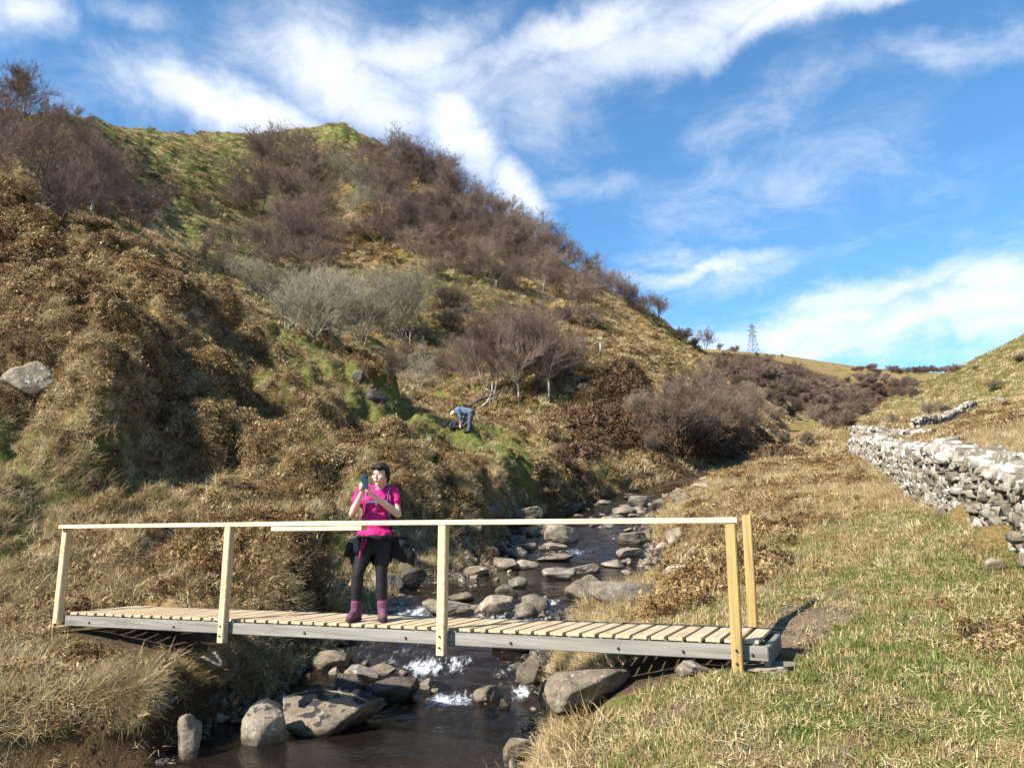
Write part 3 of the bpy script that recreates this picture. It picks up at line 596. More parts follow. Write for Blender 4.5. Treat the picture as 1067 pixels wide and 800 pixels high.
# ------------------------------------------------------------------ footbridge
M['newwood'] = m_wood('new_sawn_softwood', (.50, .345, .19), (.66, .485, .285), (.76, .60, .38), (1.5, 24, 24))
M['postwood'] = m_wood('treated_post_wood', (.28, .18, .06), (.42, .285, .105), (.52, .37, .16), (26, 26, 1.6), knots=.9)
M['railwood'] = m_wood('pale_rail_wood', (.60, .47, .27), (.74, .60, .37), (.80, .68, .46), (1.2, 30, 30), knots=.5)
M['deckwood'] = m_wood('deck_board_wood', (.36, .25, .14), (.55, .41, .25), (.68, .53, .34), (30, 2, 30), knots=.4)
M['greybeam'] = m_wood('weathered_grey_beam', (.15, .138, .115), (.24, .222, .19), (.33, .305, .265), (1.2, 26, 26), knots=.5)
M['iron'] = simple('dark_bolt_iron', (.05, .045, .04), .5, .2, 20)
M['slab'] = simple('flat_sandstone', (.36, .29, .21), .9, .25, 8, .5, .01)
LB = float(np.linalg.norm(BRR-BRL)); ZL, ZR = -.925, -.835        # deck level at the two end posts
bridge = empty('footbridge', (BRL[0], BRL[1], ZL), math.atan2(BD[1], BD[0])); tag(bridge, 'timber footbridge with a handrail on one side across the burn', 'footbridge')
def bp(u, v, dz):       # along, across (away from the near edge), above deck -> local to the bridge empty
    return Vector((u, v, (ZR-ZL)*u/LB+dz))
UP = (0, 0, 1); U0, U1 = .12, 8.22
def part(name, mb, mk, parent=bridge, smooth=False):
    o = link(name, mb.mesh(name), M[mk] if isinstance(mk, str) else mk, parent, smooth=smooth); return o
mb = MB(); u = U0+.06; k = 0; pitch = .152
while u < U1:
    w = .118+.004*math.sin(k*1.7); s = .006*math.sin(k*2.3); beam(mb, bp(u, .035+s, -.014), bp(u+.002*math.sin(k), .99+s, -.014+.003*math.sin(k*3.1)), w, .028, UP, .003); u += pitch; k += 1
part('deck_boards', mb, 'deckwood')
for (a, b, nm) in [(U0, 2.66*2+.09, 0), (2.66*2+.11, U1, 1)]:
    mb = MB(); beam(mb, bp(a, .0, -.092), bp(b, .0, -.092), .055, .114, UP, .006); o = part('side_beam', mb, 'greybeam')
    for uu in ([.55, 1.9, 3.7, 4.9] if nm == 0 else [6.0, 7.0, 7.55, 8.1]):
        mbb = MB(); tube(mbb, [bp(uu, -.03, -.10), bp(uu, -.042, -.10)], [.012, .011], 10); link('bolt', mbb.mesh('bolt'), M['iron'], o)
mb = MB(); beam(mb, bp(U0, 1.02, -.112), bp(U1, 1.02, -.112), .055, .155, UP, .006); part('side_beam', mb, 'greybeam')
mb = MB(); beam(mb, bp(U0, .5, -.125), bp(U1, .5, -.125), .06, .13, UP, .006); part('centre_beam', mb, 'greybeam')
for uu in (U0+.02, U1-.02):
    mb = MB(); beam(mb, bp(uu, .03, -.12), bp(uu, .99, -.12), .05, .15, UP, .006); part('end_beam', mb, 'greybeam')
mb = MB(); beam(mb, bp(U0, 1.03, -.012), bp(U1+.05, 1.03, -.012), .025, .012, UP, .002); part('edge_strip', mb, 'iron')
for i, uu in enumerate([.0, 2.66, 5.32, 7.99]):
    rt = 1.02 if i == 0 else (1.0 if i < 2 else .96)
    top = {0: .995, 1: .985, 2: .965, 3: .925}[i]; bot = [-.16, -.235, -.235, -.33][i]; vv = -.078 if i else -.03
    mb = MB(); p0 = bp(uu, vv, bot); p1 = bp(uu, vv, top)
    M_, L_ = frame(p0, p1, (0, 1, 0)); mb.add(*bm_out(bevbox(L_, .082, .082, .006), M_)); o = part('post', mb, 'postwood' if i in (3,) else 'newwood')
    o['label'] = ['upright at the far left end', 'second upright from the left', 'middle upright', 'yellowish upright at the near right end'][i]
    for dz in (-.06, -.16):
        mbb = MB(); q = bp(uu, vv-.046, dz); tube(mbb, [q, q-Vector((0, 1, 0))*.012], [.010, .009], 8)
        if i: link('bolt', mbb.mesh('bolt'), M['iron'], o)
mb = MB(); beam(mb, bp(7.97, 1.1, -.2), bp(7.97, 1.1, 1.02), .082, .082, (0, 1, 0), .006)
o = part('post', mb, 'postwood'); o['label'] = 'unrailed upright on the far side of the right end'
# rails on the post heads
mb = MB(); beam(mb, bp(-.04, -.075, 1.018), bp(3.95, -.075, .992), .1, .046, UP, .004); part('handrail', mb, 'railwood')
mb = MB(); beam(mb, bp(3.955, -.075, .992), bp(8.05, -.075, .948), .1, .046, UP, .004); part('handrail', mb, 'railwood')
mb = MB(); beam(mb, bp(3.28, -.09, .944), bp(4.42, -.09, .937), .1, .045, UP, .004); part('splice_board', mb, 'railwood')
# sole block under the left post
mb = MB(); beam(mb, bp(-.18, -.05, -.18), bp(.16, -.05, -.18), .17, .06, UP, .005); part('sole_block', mb, 'newwood')
# stones under the right end: loose, so things of their own
q = BRL+BD*8.12+BN*.28; p = Vector((q[0], q[1], ZR-.19)); o = bpy.data.objects.new('stone_slab', rockmat(ROCKS[2], 'pale')); COL.objects.link(o); o.location = (p.x, p.y, p.z-.055); o.scale = (.5, .8, .1); o.rotation_euler = (0, 0, -.4); tag(o, 'pale flat slab supporting the right end of the bridge', 'slab')
p = hit(812, 697); o = bpy.data.objects.new('stone_slab', rockmat(ROCKS[4], 'rock')); COL.objects.link(o); o.location = (p[0], p[1], p[2]+.02); o.scale = (.34, .2, .07); tag(o, 'thin flat stone lying on the turf right of the bridge end', 'slab')

o = bpy.data.objects.new('boulder', rockmat(ROCKS[3], 'rock')); COL.objects.link(o); o.location = (.64, 7.12, -1.30); o.scale = (.80, .7, .34); o.rotation_euler = (.1, -.12, .25); tag(o, 'broad flat tan boulder tucked under the bridge on the right bank', 'boulder')
for (px, py, wpx, hpx, lab) in [(988,512,28,26,'mossy hummock against the wall foot nearest its middle'),(1016,541,34,24,'yellow-brown moss mound at the foot of the drystone wall'),(1052,568,46,30,'largest moss mound at the wall foot by the picture edge'),(962,500,20,14,'small moss hummock against the far part of the wall')]:
    put_rock(px, py+3, wpx*1.15, hpx*.8, lab, 'mossm', None, 1, 'moss_mound', 'moss mound', .9, .05, 1.0)
# ------------------------------------------------------------------ pylon
p = hitg(785, 369.5); D = p[1]*cp+p[2]*sp; HP = 34*D/F; pyl = MB()
def pyl_w(t): return HP*(.13*(1-t)**1.2+.018)
lv = [0, .18, .34, .48, .6, .7, .79, .87, .94, 1.0]; th = HP*.006
cn = lambda t, i: Vector(((-1, 1, 1, -1)[i]*pyl_w(t), (-1, -1, 1, 1)[i]*pyl_w(t), HP*t))
for a, b in zip(lv[:-1], lv[1:]):
    for i in range(4):
        j = (i+1) % 4
        tube(pyl, [cn(a, i), cn(b, i)], [th, th], 4); tube(pyl, [cn(a, i), cn(b, j)], [th*.6]*2, 4); tube(pyl, [cn(b, i), cn(a, j)], [th*.6]*2, 4)
        tube(pyl, [cn(b, i), cn(b, j)], [th*.6]*2, 4)
root = empty('electricity_pylon', (p[0], p[1], p[2]-.03*HP), .5); tag(root, 'steel lattice pylon on the skyline at the head of the valley', 'pylon')
M['steel'] = simple('grey_steel', (.2, .21, .22), .6, .1)
link('lattice_tower', pyl.mesh('lattice_tower'), M['steel'], root, smooth=False)
for t, w in ((.62, .17), (.76, .2), (.9, .14)):
    mb = MB()
    for s in (-1, 1):
        tip = Vector((s*HP*w, 0, HP*(t+.01)))
        for i in ((1, 2) if s > 0 else (0, 3)): tube(mb, [cn(t, i), tip], [th*.7]*2, 4); tube(mb, [cn(t+.06, i), tip], [th*.6]*2, 4)
        tube(mb, [tip, tip-Vector((0, 0, HP*.04))], [th*.9]*2, 5)
    link('cross_arm', mb.mesh('cross_arm'), M['steel'], root, smooth=False)

# ------------------------------------------------------------------ people
def capsule(bm, a, b, ra, rb, seg=14):
    a = Vector(a); b = Vector(b); L = (b-a).length; 
    for c, r in ((a, ra), (b, rb)): bmesh.ops.create_uvsphere(bm, u_segments=seg, v_segments=10, radius=r, matrix=Matrix.Translation(c))
    if L > 1e-4:
        z = (b-a)/L; M_ = z.to_track_quat('Z', 'Y').to_matrix().to_4x4(); M_.translation = (a+b)/2
        bmesh.ops.create_cone(bm, cap_ends=True, segments=seg, radius1=ra, radius2=rb, depth=L, matrix=M_)
def ell(bm, c, s, rot=None):
    M_ = Matrix.Translation(Vector(c)) @ ((rot.to_4x4()) if rot is not None else Matrix.Identity(4)) @ Matrix.Diagonal((s[0], s[1], s[2], 1)); bmesh.ops.create_uvsphere(bm, u_segments=20, v_segments=14, radius=1, matrix=M_)
def fuse(name, build, mk, parent, voxel=.008, smooth=4, disp=0):
    t0 = time.time(); bm = bmesh.new(); build(bm); me = bpy.data.meshes.new(name+'_raw'); bm.to_mesh(me); bm.free(); o = bpy.data.objects.new('tmp', me); COL.objects.link(o)
    r = o.modifiers.new('r', 'REMESH'); r.mode = 'VOXEL'; r.voxel_size = voxel; r.adaptivity = 0
    if smooth: s = o.modifiers.new('s', 'SMOOTH'); s.iterations = smooth; s.factor = .5
    dg = bpy.context.evaluated_depsgraph_get(); dg.update(); out = bpy.data.meshes.new_from_object(o.evaluated_get(dg)); out.name = name
    bpy.data.objects.remove(o); bpy.data.meshes.remove(me)
    if disp:
        for v in out.vertices: v.co += v.normal*disp*mnoise.fractal(v.co*14, 1, 2, 3)
    print(name, len(out.vertices), round(time.time()-t0, 2)); out.materials.clear(); return link(name, out, M[mk], parent)
M['skin'] = simple('skin', (.70, .44, .34), .55, .08, 10, .05, extra={'Subsurface Weight': .1, 'Subsurface Scale': .02})
M['pink'] = simple('magenta_technical_shirt', (.55, .013, .155), .75, .1, 6, .25, .004)
M['black'] = simple('black_leggings', (.014, .014, .017), .6, .2, 10, .2)
M['jacket'] = simple('black_jacket_cloth', (.008, .008, .010), .8, .2, 12, .4)
M['sock'] = simple('pink_sock', (.45, .05, .20), .9, .2, 60, .5)
M['boot'] = simple('purple_boot_suede', (.13, .05, .085), .8, .3, 30, .4)
M['sole'] = simple('dark_rubber', (.03, .025, .025), .8)
M['hair'] = simple('dark_brown_hair', (.018, .010, .008), .65, .3, 40, .5, .004)
M['phone'] = simple('blue_black_phone', (.01, .04, .075), .2, .1, 5, 0, spec=.6)
M['glass'] = simple('dark_lens', (.005, .005, .01), .1, .1, 5, 0, spec=.8)
M['strap'] = simple('grey_blue_strap', (.10, .13, .24), .8, .2, 20)
M['greycl'] = simple('grey_cloth', (.12, .12, .13), .8, .2, 20)
M['redstrap'] = simple('red_toggle_cord', (.35, .02, .08), .8)
M['eye'] = simple('dark_eye', (.02, .012, .01), .2); M['lips'] = simple('lips', (.45, .14, .13), .5)
M['blueshirt'] = simple('slate_blue_jumper', (.11, .155, .215), .85, .15, 8, .3, .01); M['trouser'] = simple('grey_walking_trousers', (.10, .11, .14), .85, .15, 8, .3, .01)
M['greyhair'] = simple('short_reddish_hair', (.09, .045, .03), .7); M['pack'] = simple('black_navy_pack', (.018, .018, .035), .8, .3, 12, .4)
wy = 8.24; wz = ZL+(ZR-ZL)*.5-.0; wp = W(387, 648, wy); q = np.array([wp[0], wp[1]])-BRL; zdeck = ZL+(ZR-ZL)*float(q@BD)/LB
wo = empty('person', (wp[0], wp[1], zdeck)); tag(wo, 'woman in a magenta shirt and black leggings standing on the bridge holding up a phone', 'person')
S_ = 1.0
Ls, Rs_ = (-.155, .03, 1.325), (.17, .06, 1.325)       # shoulders (as seen: left, right)
Le, Re = (-.225, -.06, 1.09), (.245, -.03, 1.085); Lh, Rh = (-.085, -.27, 1.315), (-.005, -.27, 1.285)
Lk, Rk = (-.15, -.03, .47), (.085, .01, .46); La, Ra = (-.17, .03, .10), (.105, .04, .10); Lhip, Rhip = (-.075, .02, .84), (.085, .03, .84)
HC = Vector((.05, -.02, 1.50)); HR = Matrix.Rotation(-.38, 3, 'Z') @ Matrix.Rotation(.10, 3, 'X')
def hp(x, y, z): return HC+HR @ Vector((x, y, z))
def body(bm):
    ell(bm, HC+Vector((0, .01, .015)), (.075, .092, .098), HR); ell(bm, hp(0, -.035, -.045), (.057, .058, .07), HR); ell(bm, hp(0, -.06, -.095), (.03, .025, .022), HR)
    capsule(bm, hp(0, -.088, .005), hp(0, -.108, -.028), .009, .014); capsule(bm, hp(-.028, -.088, -.062), hp(.028, -.088, -.062), .008, .008)
    for s in (-1, 1): ell(bm, hp(s*.042, -.068, -.025), (.024, .02, .02), HR); ell(bm, hp(s*.077, .005, -.01), (.01, .02, .03), HR)
    capsule(bm, (.025, .03, 1.33), hp(0, .02, -.07), .055, .05)
    ell(bm, (.01, .04, 1.20), (.15, .095, .17)); ell(bm, (.005, .035, 1.0), (.125, .085, .16)); ell(bm, (0, .03, .86), (.165, .105, .13)); capsule(bm, (-.12, .035, 1.335), (.135, .055, 1.335), .05, .05)
    for a, b, c, f in ((Ls, Le, Lh, 1), (Rs_, Re, Rh, 1)):
        capsule(bm, a, b, .05, .037); capsule(bm, b, Vector(b).lerp(Vector(c), .35), .038, .038); capsule(bm, Vector(b).lerp(Vector(c), .35), c, .038, .024)
    for hpp, k, a in ((Lhip, Lk, La), (Rhip, Rk, Ra)):
        capsule(bm, hpp, Vector(hpp).lerp(Vector(k), .4), .088, .082); capsule(bm, Vector(hpp).lerp(Vector(k), .4), k, .082, .053); capsule(bm, k, Vector(k).lerp(Vector(a), .35), .052, .055); capsule(bm, Vector(k).lerp(Vector(a), .35), a, .055, .035)
    # hands round the phone: palms, four fingers and thumb each
    for (w_, s) in ((Lh, -1), (Rh, 1)):
        w_ = Vector(w_); palm = w_+Vector((-.012*s*0-.01, -.035, .03)); ell(bm, palm, (.026, .024, .04))
        for i in range(4):
            z0 = palm.z+.028-.018*i; b0 = Vector((palm.x+s*.012, palm.y-.012, z0)); t = [.030, .034, .032, .026][i]
            b1 = b0+Vector((-s*.012, -t, .012)); b2 = b1+Vector((-s*.028, -.004, .006)); capsule(bm, b0, b1, .0095, .009, 8); capsule(bm, b1, b2, .009, .0075, 8)
        t0 = palm+Vector((-s*.008, .012, .02)); t1 = t0+Vector((-s*.014, .006, .032)); t2 = t1+Vector((-s*.010, -.012, .022)); capsule(bm, t0, t1, .011, .010, 8); capsule(bm, t1, t2, .010, .008, 8)
fuse('body', body, 'skin', wo, .0055, 3)
def legs(bm):
    ell(bm, (0, .03, .87), (.175, .118, .12)); ell(bm, (0, .02, .77), (.13, .09, .10))
    for hpp, k, a in ((Lhip, Lk, La), (Rhip, Rk, Ra)):
        e = Vector(k).lerp(Vector(a), .85)
        capsule(bm, hpp, Vector(hpp).lerp(Vector(k), .4), .098, .090); capsule(bm, Vector(hpp).lerp(Vector(k), .4), k, .090, .060); capsule(bm, k, Vector(k).lerp(Vector(a), .35), .060, .064); capsule(bm, Vector(k).lerp(Vector(a), .35), e, .064, .046)
fuse('leggings', legs, 'black', wo, .011, 4, .004)
def shirt(bm):
    ell(bm, (.01, .04, 1.20), (.172, .118, .175)); ell(bm, (.07, -.03, 1.215), (.07, .07, .07)); ell(bm, (-.06, -.035, 1.215), (.07, .07, .07)); ell(bm, (.005, .035, 1.02), (.152, .108, .19)); ell(bm, (0, .03, .88), (.185, .125, .09)); capsule(bm, (-.13, .035, 1.335), (.145, .055, 1.335), .06, .06)
    for a, b in ((Ls, Le), (Rs_, Re)):
        m_ = Vector(a).lerp(Vector(b), .52); capsule(bm, a, m_, .066, .058)
fuse('shirt', shirt, 'pink', wo, .011, 4, .014)
def collar(bm):
    for i in range(14):
        a = 2*math.pi*i/14; b = 2*math.pi*(i+1)/14; capsule(bm, (.03+.062*math.cos(a), .035+.055*math.sin(a), 1.375+.012*math.sin(a)), (.03+.062*math.cos(b), .035+.055*math.sin(b), 1.375+.012*math.sin(b)), .013, .013, 8)
fuse('collar', collar, 'pink', wo, .006, 2)
def hair(bm):
    ell(bm, HC+Vector((0, .03, .03)), (.088, .098, .10), HR); ell(bm, hp(0, .085, -.03), (.06, .05, .075), HR); ell(bm, hp(.03, -.06, .075), (.055, .045, .035), HR); ell(bm, hp(-.04, -.055, .08), (.04, .045, .026), HR)
    for s in (-1, 1): ell(bm, hp(s*.078, .02, 0), (.016, .045, .05), HR)
fuse('hair', hair, 'hair', wo, .006, 2, .006)
for s in (-1, 1):
    mb = MB(); bm = bmesh.new(); ell(bm, hp(s*.03, -.086, .005), (.012, .006, .006), HR); mb.add(*bm_out(bm)); part('eye', mb, 'eye', wo, True)
    mb = MB(); bm = bmesh.new(); ell(bm, hp(s*.031, -.09, .024), (.018, .005, .004), HR); mb.add(*bm_out(bm)); part('eyebrow', mb, 'hair', wo, True)
mb = MB(); bm = bmesh.new(); ell(bm, hp(0, -.095, -.062), (.024, .006, .007), HR); mb.add(*bm_out(bm)); part('mouth', mb, 'lips', wo, True)
def tied(bm):      # jacket tied round the waist, sleeves and body flaring to both sides
    for i in range(18):
        a = 2*math.pi*i/18; b = 2*math.pi*(i+1)/18; capsule(bm, (.17*math.cos(a), .03+.125*math.sin(a), .84), (.17*math.cos(b), .03+.125*math.sin(b), .84), .032, .032, 8)
    P = [((.12, .10, .82), (.27, .12, .77), .06, .085), ((.27, .12, .77), (.36, .12, .66), .085, .065), ((.36, .12, .66), (.385, .12, .585), .06, .03), ((.2, .13, .72), (.3, .13, .64), .085, .06), ((-.12, .1, .82), (-.24, .1, .75), .06, .075), ((-.24, .1, .75), (-.20, .1, .56), .075, .045), ((-.24, .1, .75), (-.29, .1, .68), .05, .04), ((0, .14, .8), (0, .15, .6), .09, .05), ((-.1, .14, .78), (-.12, .14, .58), .07, .05), ((.1, .14, .78), (.12, .14, .62), .07, .05)]
    for a, b, r0, r1 in P: capsule(bm, a, b, r0, r1)
fuse('tied_jacket', tied, 'jacket', wo, .013, 4, .014)
mb = MB(); beam(mb, (-.175, -.09, .83), (-.16, -.10, .70), .06, .02, (0, 1, 0), .008); part('pocket', mb, 'greycl', wo)
mb = MB(); tube(mb, [(-.09, -.12, .84), (-.10, -.14, .76), (-.115, -.13, .68), (-.11, -.12, .62)], [.014, .016, .014, .01], 8); tube(mb, [(-.06, -.12, .83), (-.075, -.15, .77), (-.10, -.14, .72)], [.012, .012, .01], 8); part('toggle_cord', mb, 'redstrap', wo, True)
for (a, k, rz) in ((La, Lk, -.25), (Ra, Rk, .22)):
    ax = Vector(a); dn = Vector((math.sin(rz), -math.cos(rz), 0))
    top = Vector(a).lerp(Vector(k), .38)
    def sock(bm): capsule(bm, ax.lerp(top, .6), top, .050, .052)
    fuse('sock', sock, 'sock', wo, .007, 2, .004)
    def boot(bm):
        capsule(bm, ax+Vector((0, 0, -.02)), ax.lerp(top, .62), .052, .055); f0 = Vector((ax.x, ax.y, .055))-dn*.05; f1 = f0+dn*.17; capsule(bm, f0, f1, .045, .043); ell(bm, f1+Vector((0, 0, -.005)), (.045, .055, .035))
        capsule(bm, ax+dn*.01, Vector((ax.x, ax.y, .07))+dn*.09, .05, .04)
    b_ = fuse('boot', boot, 'boot', wo, .006, 3)
    def sole(bm):
        f0 = Vector((ax.x, ax.y, .020))-dn*.05; f1 = f0+dn*.175
        for t in range(6): ell(bm, f0.lerp(f1, t/5), (.05, .05, .019))
    fuse('sole', sole, 'sole', b_, .006, 1)
    mb = MB()
    for i in range(5):
        c = Vector((ax.x, ax.y, .10+.03*i))+dn*(.068-.006*i if i else .085); beam(mb, c+Vector((-.025, 0, .008)), c+Vector((.025, 0, -.004)), .006, .006, UP, .001)
    part('laces', mb, 'sock', b_)
# rucksack (worn) and phone (held): things of their own
rk = empty('rucksack', (wo.location.x+.03, wo.location.y+.2, wo.location.z+1.02)); tag(rk, 'dark daypack on the back of the woman on the bridge', 'rucksack')
def rko(bm): ell(bm, (0, .05, .1), (.15, .10, .24)); ell(bm, (0, .09, -.02), (.13, .08, .14)); ell(bm, (0, .04, -.14), (.14, .09, .08))
fuse('bag', rko, 'pack', rk, .012, 4, .01)
for (s, x0) in ((1, .115), (-1, -.115)):
    mb = MB(); pts = [(x0, -.05, .34), (x0+.005*s, -.14, .37), (x0, -.235, .30), (x0-.005*s, -.29, .18), (x0+.02*s, -.22, .02), (x0+.05*s, -.1, -.08)]
    for a, b in zip(pts[:-1], pts[1:]): beam(mb, a, b, .012, .045, (0, 1, .3), .004)
    part('shoulder_strap', mb, 'strap', rk)
mb = MB(); beam(mb, (-.11, -.305, .185), (.11, -.305, .20), .01, .02, UP, .003); tube(mb, [(0.0, -.31, .2), (.005, -.32, .12), (-.01, -.315, .07)], [.008]*3, 6); part('chest_strap', mb, 'strap', rk)
ph = empty('phone', (wo.location.x-.05, wo.location.y-.36, wo.location.z+1.355), -.25); tag(ph, 'dark blue phone held upright by the woman on the bridge', 'phone')
mb = MB(); mb.add(*bm_out(bevbox(.07, .009, .14, .004), Matrix.Translation((0, 0, .045)))); part('case', mb, 'phone', ph)
mb = MB(); mb.add(*bm_out(bevbox(.022, .003, .03, .0014), Matrix.Translation((.018, -.0065, .09)))); part('camera_lens', mb, 'glass', ph)
mb = MB(); mb.add(*bm_out(bevbox(.062, .002, .13, .0008), Matrix.Translation((0, .006, .045)))); part('screen', mb, 'glass', ph)

# bending man on the turf, side on, facing the picture's left
f = hit(488.5, 452.5); D = f[1]*cp+f[2]*sp; k = D/F
mo = empty('person', (f[0], f[1], f[2])); tag(mo, 'man in a slate blue top and grey trousers bending right over on the green turf', 'person')
hs = 21.5*k/.80; mo.scale = (hs, hs, hs)
zl = gzs(f[0]-.32*hs, f[1]+.25)-f[2]
FA, FB = (0.0, 0, 0.02), (-.34, .18, zl/hs+.02); KA_, KB_ = (.03, -.04, .42), (-.24, .10, .46); HPm = (.07, .03, .82); SH = (-.42, .05, .88); HD = (-.60, .02, .80)
def man(bm):
    ell(bm, HPm, (.15, .16, .14)); capsule(bm, HPm, SH, .14, .15); capsule(bm, SH, HD, .07, .06); ell(bm, HD, (.12, .09, .10)); ell(bm, (HD[0]-.09, HD[1], HD[2]-.05), (.04, .05, .06)); ell(bm, (HD[0]-.13, HD[1], HD[2]-.03), (.02, .015, .02))
    for s in (-1, 1):
        ell(bm, (HD[0]+.01, HD[1]+s*.09, HD[2]), (.03, .015, .035)); sh = Vector(SH)+Vector((0, s*.16, -.02)); el = sh+Vector((.10, s*.02, -.26)); ha = Vector((-.33, .05+s*.05, .32)); capsule(bm, sh, el, .06, .045); capsule(bm, el, ha, .042, .03)
        ell(bm, ha+Vector((0, 0, -.05)), (.03, .025, .05))
        for i in range(4): q0 = ha+Vector((-.025+.016*i, 0, -.08)); capsule(bm, q0, q0+Vector((-.005, -s*.01, -.05-.006*(i in (1, 2)))), .010, .009, 8)
        capsule(bm, ha+Vector((-.03, 0, -.02)), ha+Vector((-.055, 0, -.065)), .012, .010, 8)
    for a, kn, s in ((FA, KA_, -1), (FB, KB_, 1)):
        hh = Vector(HPm)+Vector((0, s*.08, 0)); capsule(bm, hh, kn, .10, .065); capsule(bm, kn, Vector(a)+Vector((0, 0, .06)), .062, .04); capsule(bm, Vector(a)+Vector((.03, 0, .04)), Vector(a)+Vector((-.15, 0, .03)), .045, .04)
fuse('body', man, 'skin', mo, .012, 3)
def mshirt(bm):
    capsule(bm, HPm, SH, .165, .175); capsule(bm, Vector(SH)+Vector((0, -.12, 0)), Vector(SH)+Vector((0, .12, 0)), .11, .11)
    for s in (-1, 1):
        sh = Vector(SH)+Vector((0, s*.16, -.02)); el = sh+Vector((.10, s*.02, -.26)); ha = Vector((-.33, .05+s*.05, .32)); capsule(bm, sh, el, .078, .062); capsule(bm, el, el.lerp(ha, .35), .058, .052)
fuse('jumper', mshirt, 'blueshirt', mo, .02, 3, .01)
def mtr(bm):
    ell(bm, HPm, (.175, .18, .16))
    for a, kn, s in ((FA, KA_, -1), (FB, KB_, 1)):
        hh = Vector(HPm)+Vector((0, s*.08, 0)); capsule(bm, hh, kn, .12, .085); capsule(bm, kn, Vector(a)+Vector((0, 0, .12)), .084, .07)
fuse('trousers', mtr, 'trouser', mo, .02, 3, .01)
def mh(bm): ell(bm, (HD[0]+.03, HD[1], HD[2]+.03), (.11, .082, .082))
fuse('hair', mh, 'greyhair', mo, .012, 2, .008)
for a in (FA, FB):
    def mb_(bm): capsule(bm, Vector(a)+Vector((.03, 0, .05)), Vector(a)+Vector((-.16, 0, .04)), .055, .05); capsule(bm, Vector(a)+Vector((0, 0, .05)), Vector(a)+Vector((0, 0, .14)), .055, .055)
    fuse('boot', mb_, 'sole', mo, .014, 2)
b = hit(473, 449.5); o2 = empty('rucksack', tuple(b)); tag(o2, 'black rucksack slumped on the turf in front of the bending man', 'rucksack')
def rb(bm): ell(bm, (0, 0, .15), (.2, .16, .2)); ell(bm, (.22, .02, .08), (.22, .13, .1)); ell(bm, (-.02, -.1, .12), (.12, .07, .1)); capsule(bm, (-.03, 0, .3), (.03, .02, .38), .04, .03)
fuse('bag', rb, 'pack', o2, .02, 3, .02); mb = MB(); tube(mb, [(-.1, -.12, .3), (-.16, -.2, .2), (-.1, -.2, .08)], [.018]*3, 6); part('strap', mb, 'greycl', o2, True)
print('people', round(time.time()-T0, 1))

# ------------------------------------------------------------------ scattered ground plants (uncountable)
def blades(n, lo, hi, w, spread, droop, lean=.5, seg=3, seed=0, disk=.08):
    rs = np.random.RandomState(seed); V = []; Fc = []
    for i in range(n):
        L = rs.uniform(lo, hi); a = rs.uniform(0, 2*math.pi); q = rs.uniform(0, 2*math.pi); rr = disk*math.sqrt(rs.rand())
        bx, by = rr*math.cos(q), rr*math.sin(q); th = rs.uniform(1.15, 1.6) if spread > 3 else abs(rs.normal(0, lean))*spread; x = y = 0; o = len(V); fa = a+math.pi/2+rs.uniform(-.6, .6); px = pz = 0
        for k in range(seg+1):
            t = k/seg; ww = w*(1-t**1.5)*.5+w*.06
            cx = bx+px*math.cos(a); cy = by+px*math.sin(a)
            V += [(cx-ww*math.cos(fa), cy-ww*math.sin(fa), pz), (cx+ww*math.cos(fa), cy+ww*math.sin(fa), pz)]
            ang = th+droop*t*rs.uniform(.6, 1.3); px += math.sin(ang)*L/seg; pz += math.cos(ang)*L/seg
            if pz < -.05: pz = pz*.5
        for k in range(seg): Fc.append((o+2*k, o+2*k+1, o+2*k+3, o+2*k+2))
    return mesh_np('tuft', V, Fc)
def fronds(n, size, seed, H=.3, Rr=.3, leaf=.030, nl=46):
    """collapsed dead bracken: arching stalks with crumpled leaflets"""
    rs = np.random.RandomState(seed); V = []; Fc = []; stem_ids = []
    for i in range(n):
        a = rs.uniform(0, 2*math.pi); L = rs.uniform(.6, 1.2)*Rr*1.6; h0 = rs.uniform(.3, 1)*H; px = rs.normal(0, Rr*.35); py = rs.normal(0, Rr*.35)
        pts = []
        for k in range(5):
            t = k/4; pts.append(np.array([px+math.cos(a)*L*t, py+math.sin(a)*L*t, h0*math.sin(math.pi*min(1, .35+t*.75))-.02]))
            a += rs.normal(0, .25)
        for k in range(4):
            o = len(V); s = np.array([math.sin(a), -math.cos(a), 0])*.003; (stem_ids.append(len(Fc)) if rs.rand() < .22 else None)
            V += [pts[k]-s, pts[k]+s, pts[k+1]+s, pts[k+1]-s]; Fc.append((o, o+1, o+2, o+3))
        for k in range(nl):
            t = rs.rand()*3.99; j = int(t); c = pts[j]+(pts[j+1]-pts[j])*(t-j)+rs.normal(0, leaf*1.1, 3)
            u = rs.normal(size=3); u /= np.linalg.norm(u); w = np.cross(u, rs.normal(size=3)); w /= np.linalg.norm(w); s1 = leaf*rs.lognormal(-.2, .5); s2 = s1*rs.uniform(.25, .5)
            o = len(V); V += [c-u*s1, c+w*s2, c+u*s1, c-w*s2]; Fc.append((o, o+1, o+2, o+3))
    me = mesh_np('frond', V, Fc); mi = np.zeros(len(Fc), np.int32); mi[stem_ids] = 1
    if len(me.polygons) == len(Fc): me.polygons.foreach_set('material_index', mi)
    return me
LIBN = [0]
def lib(meshes, mats):
    LIBN[0] += 1; c = bpy.data.collections.new('plant_sources_%d' % LIBN[0])
    for i, me in enumerate(meshes):
        me.materials.append(M[mats[i % len(mats)]]); me.materials.append(M['straw']); o = bpy.data.objects.new('plant_source', me); c.objects.link(o)
    return c
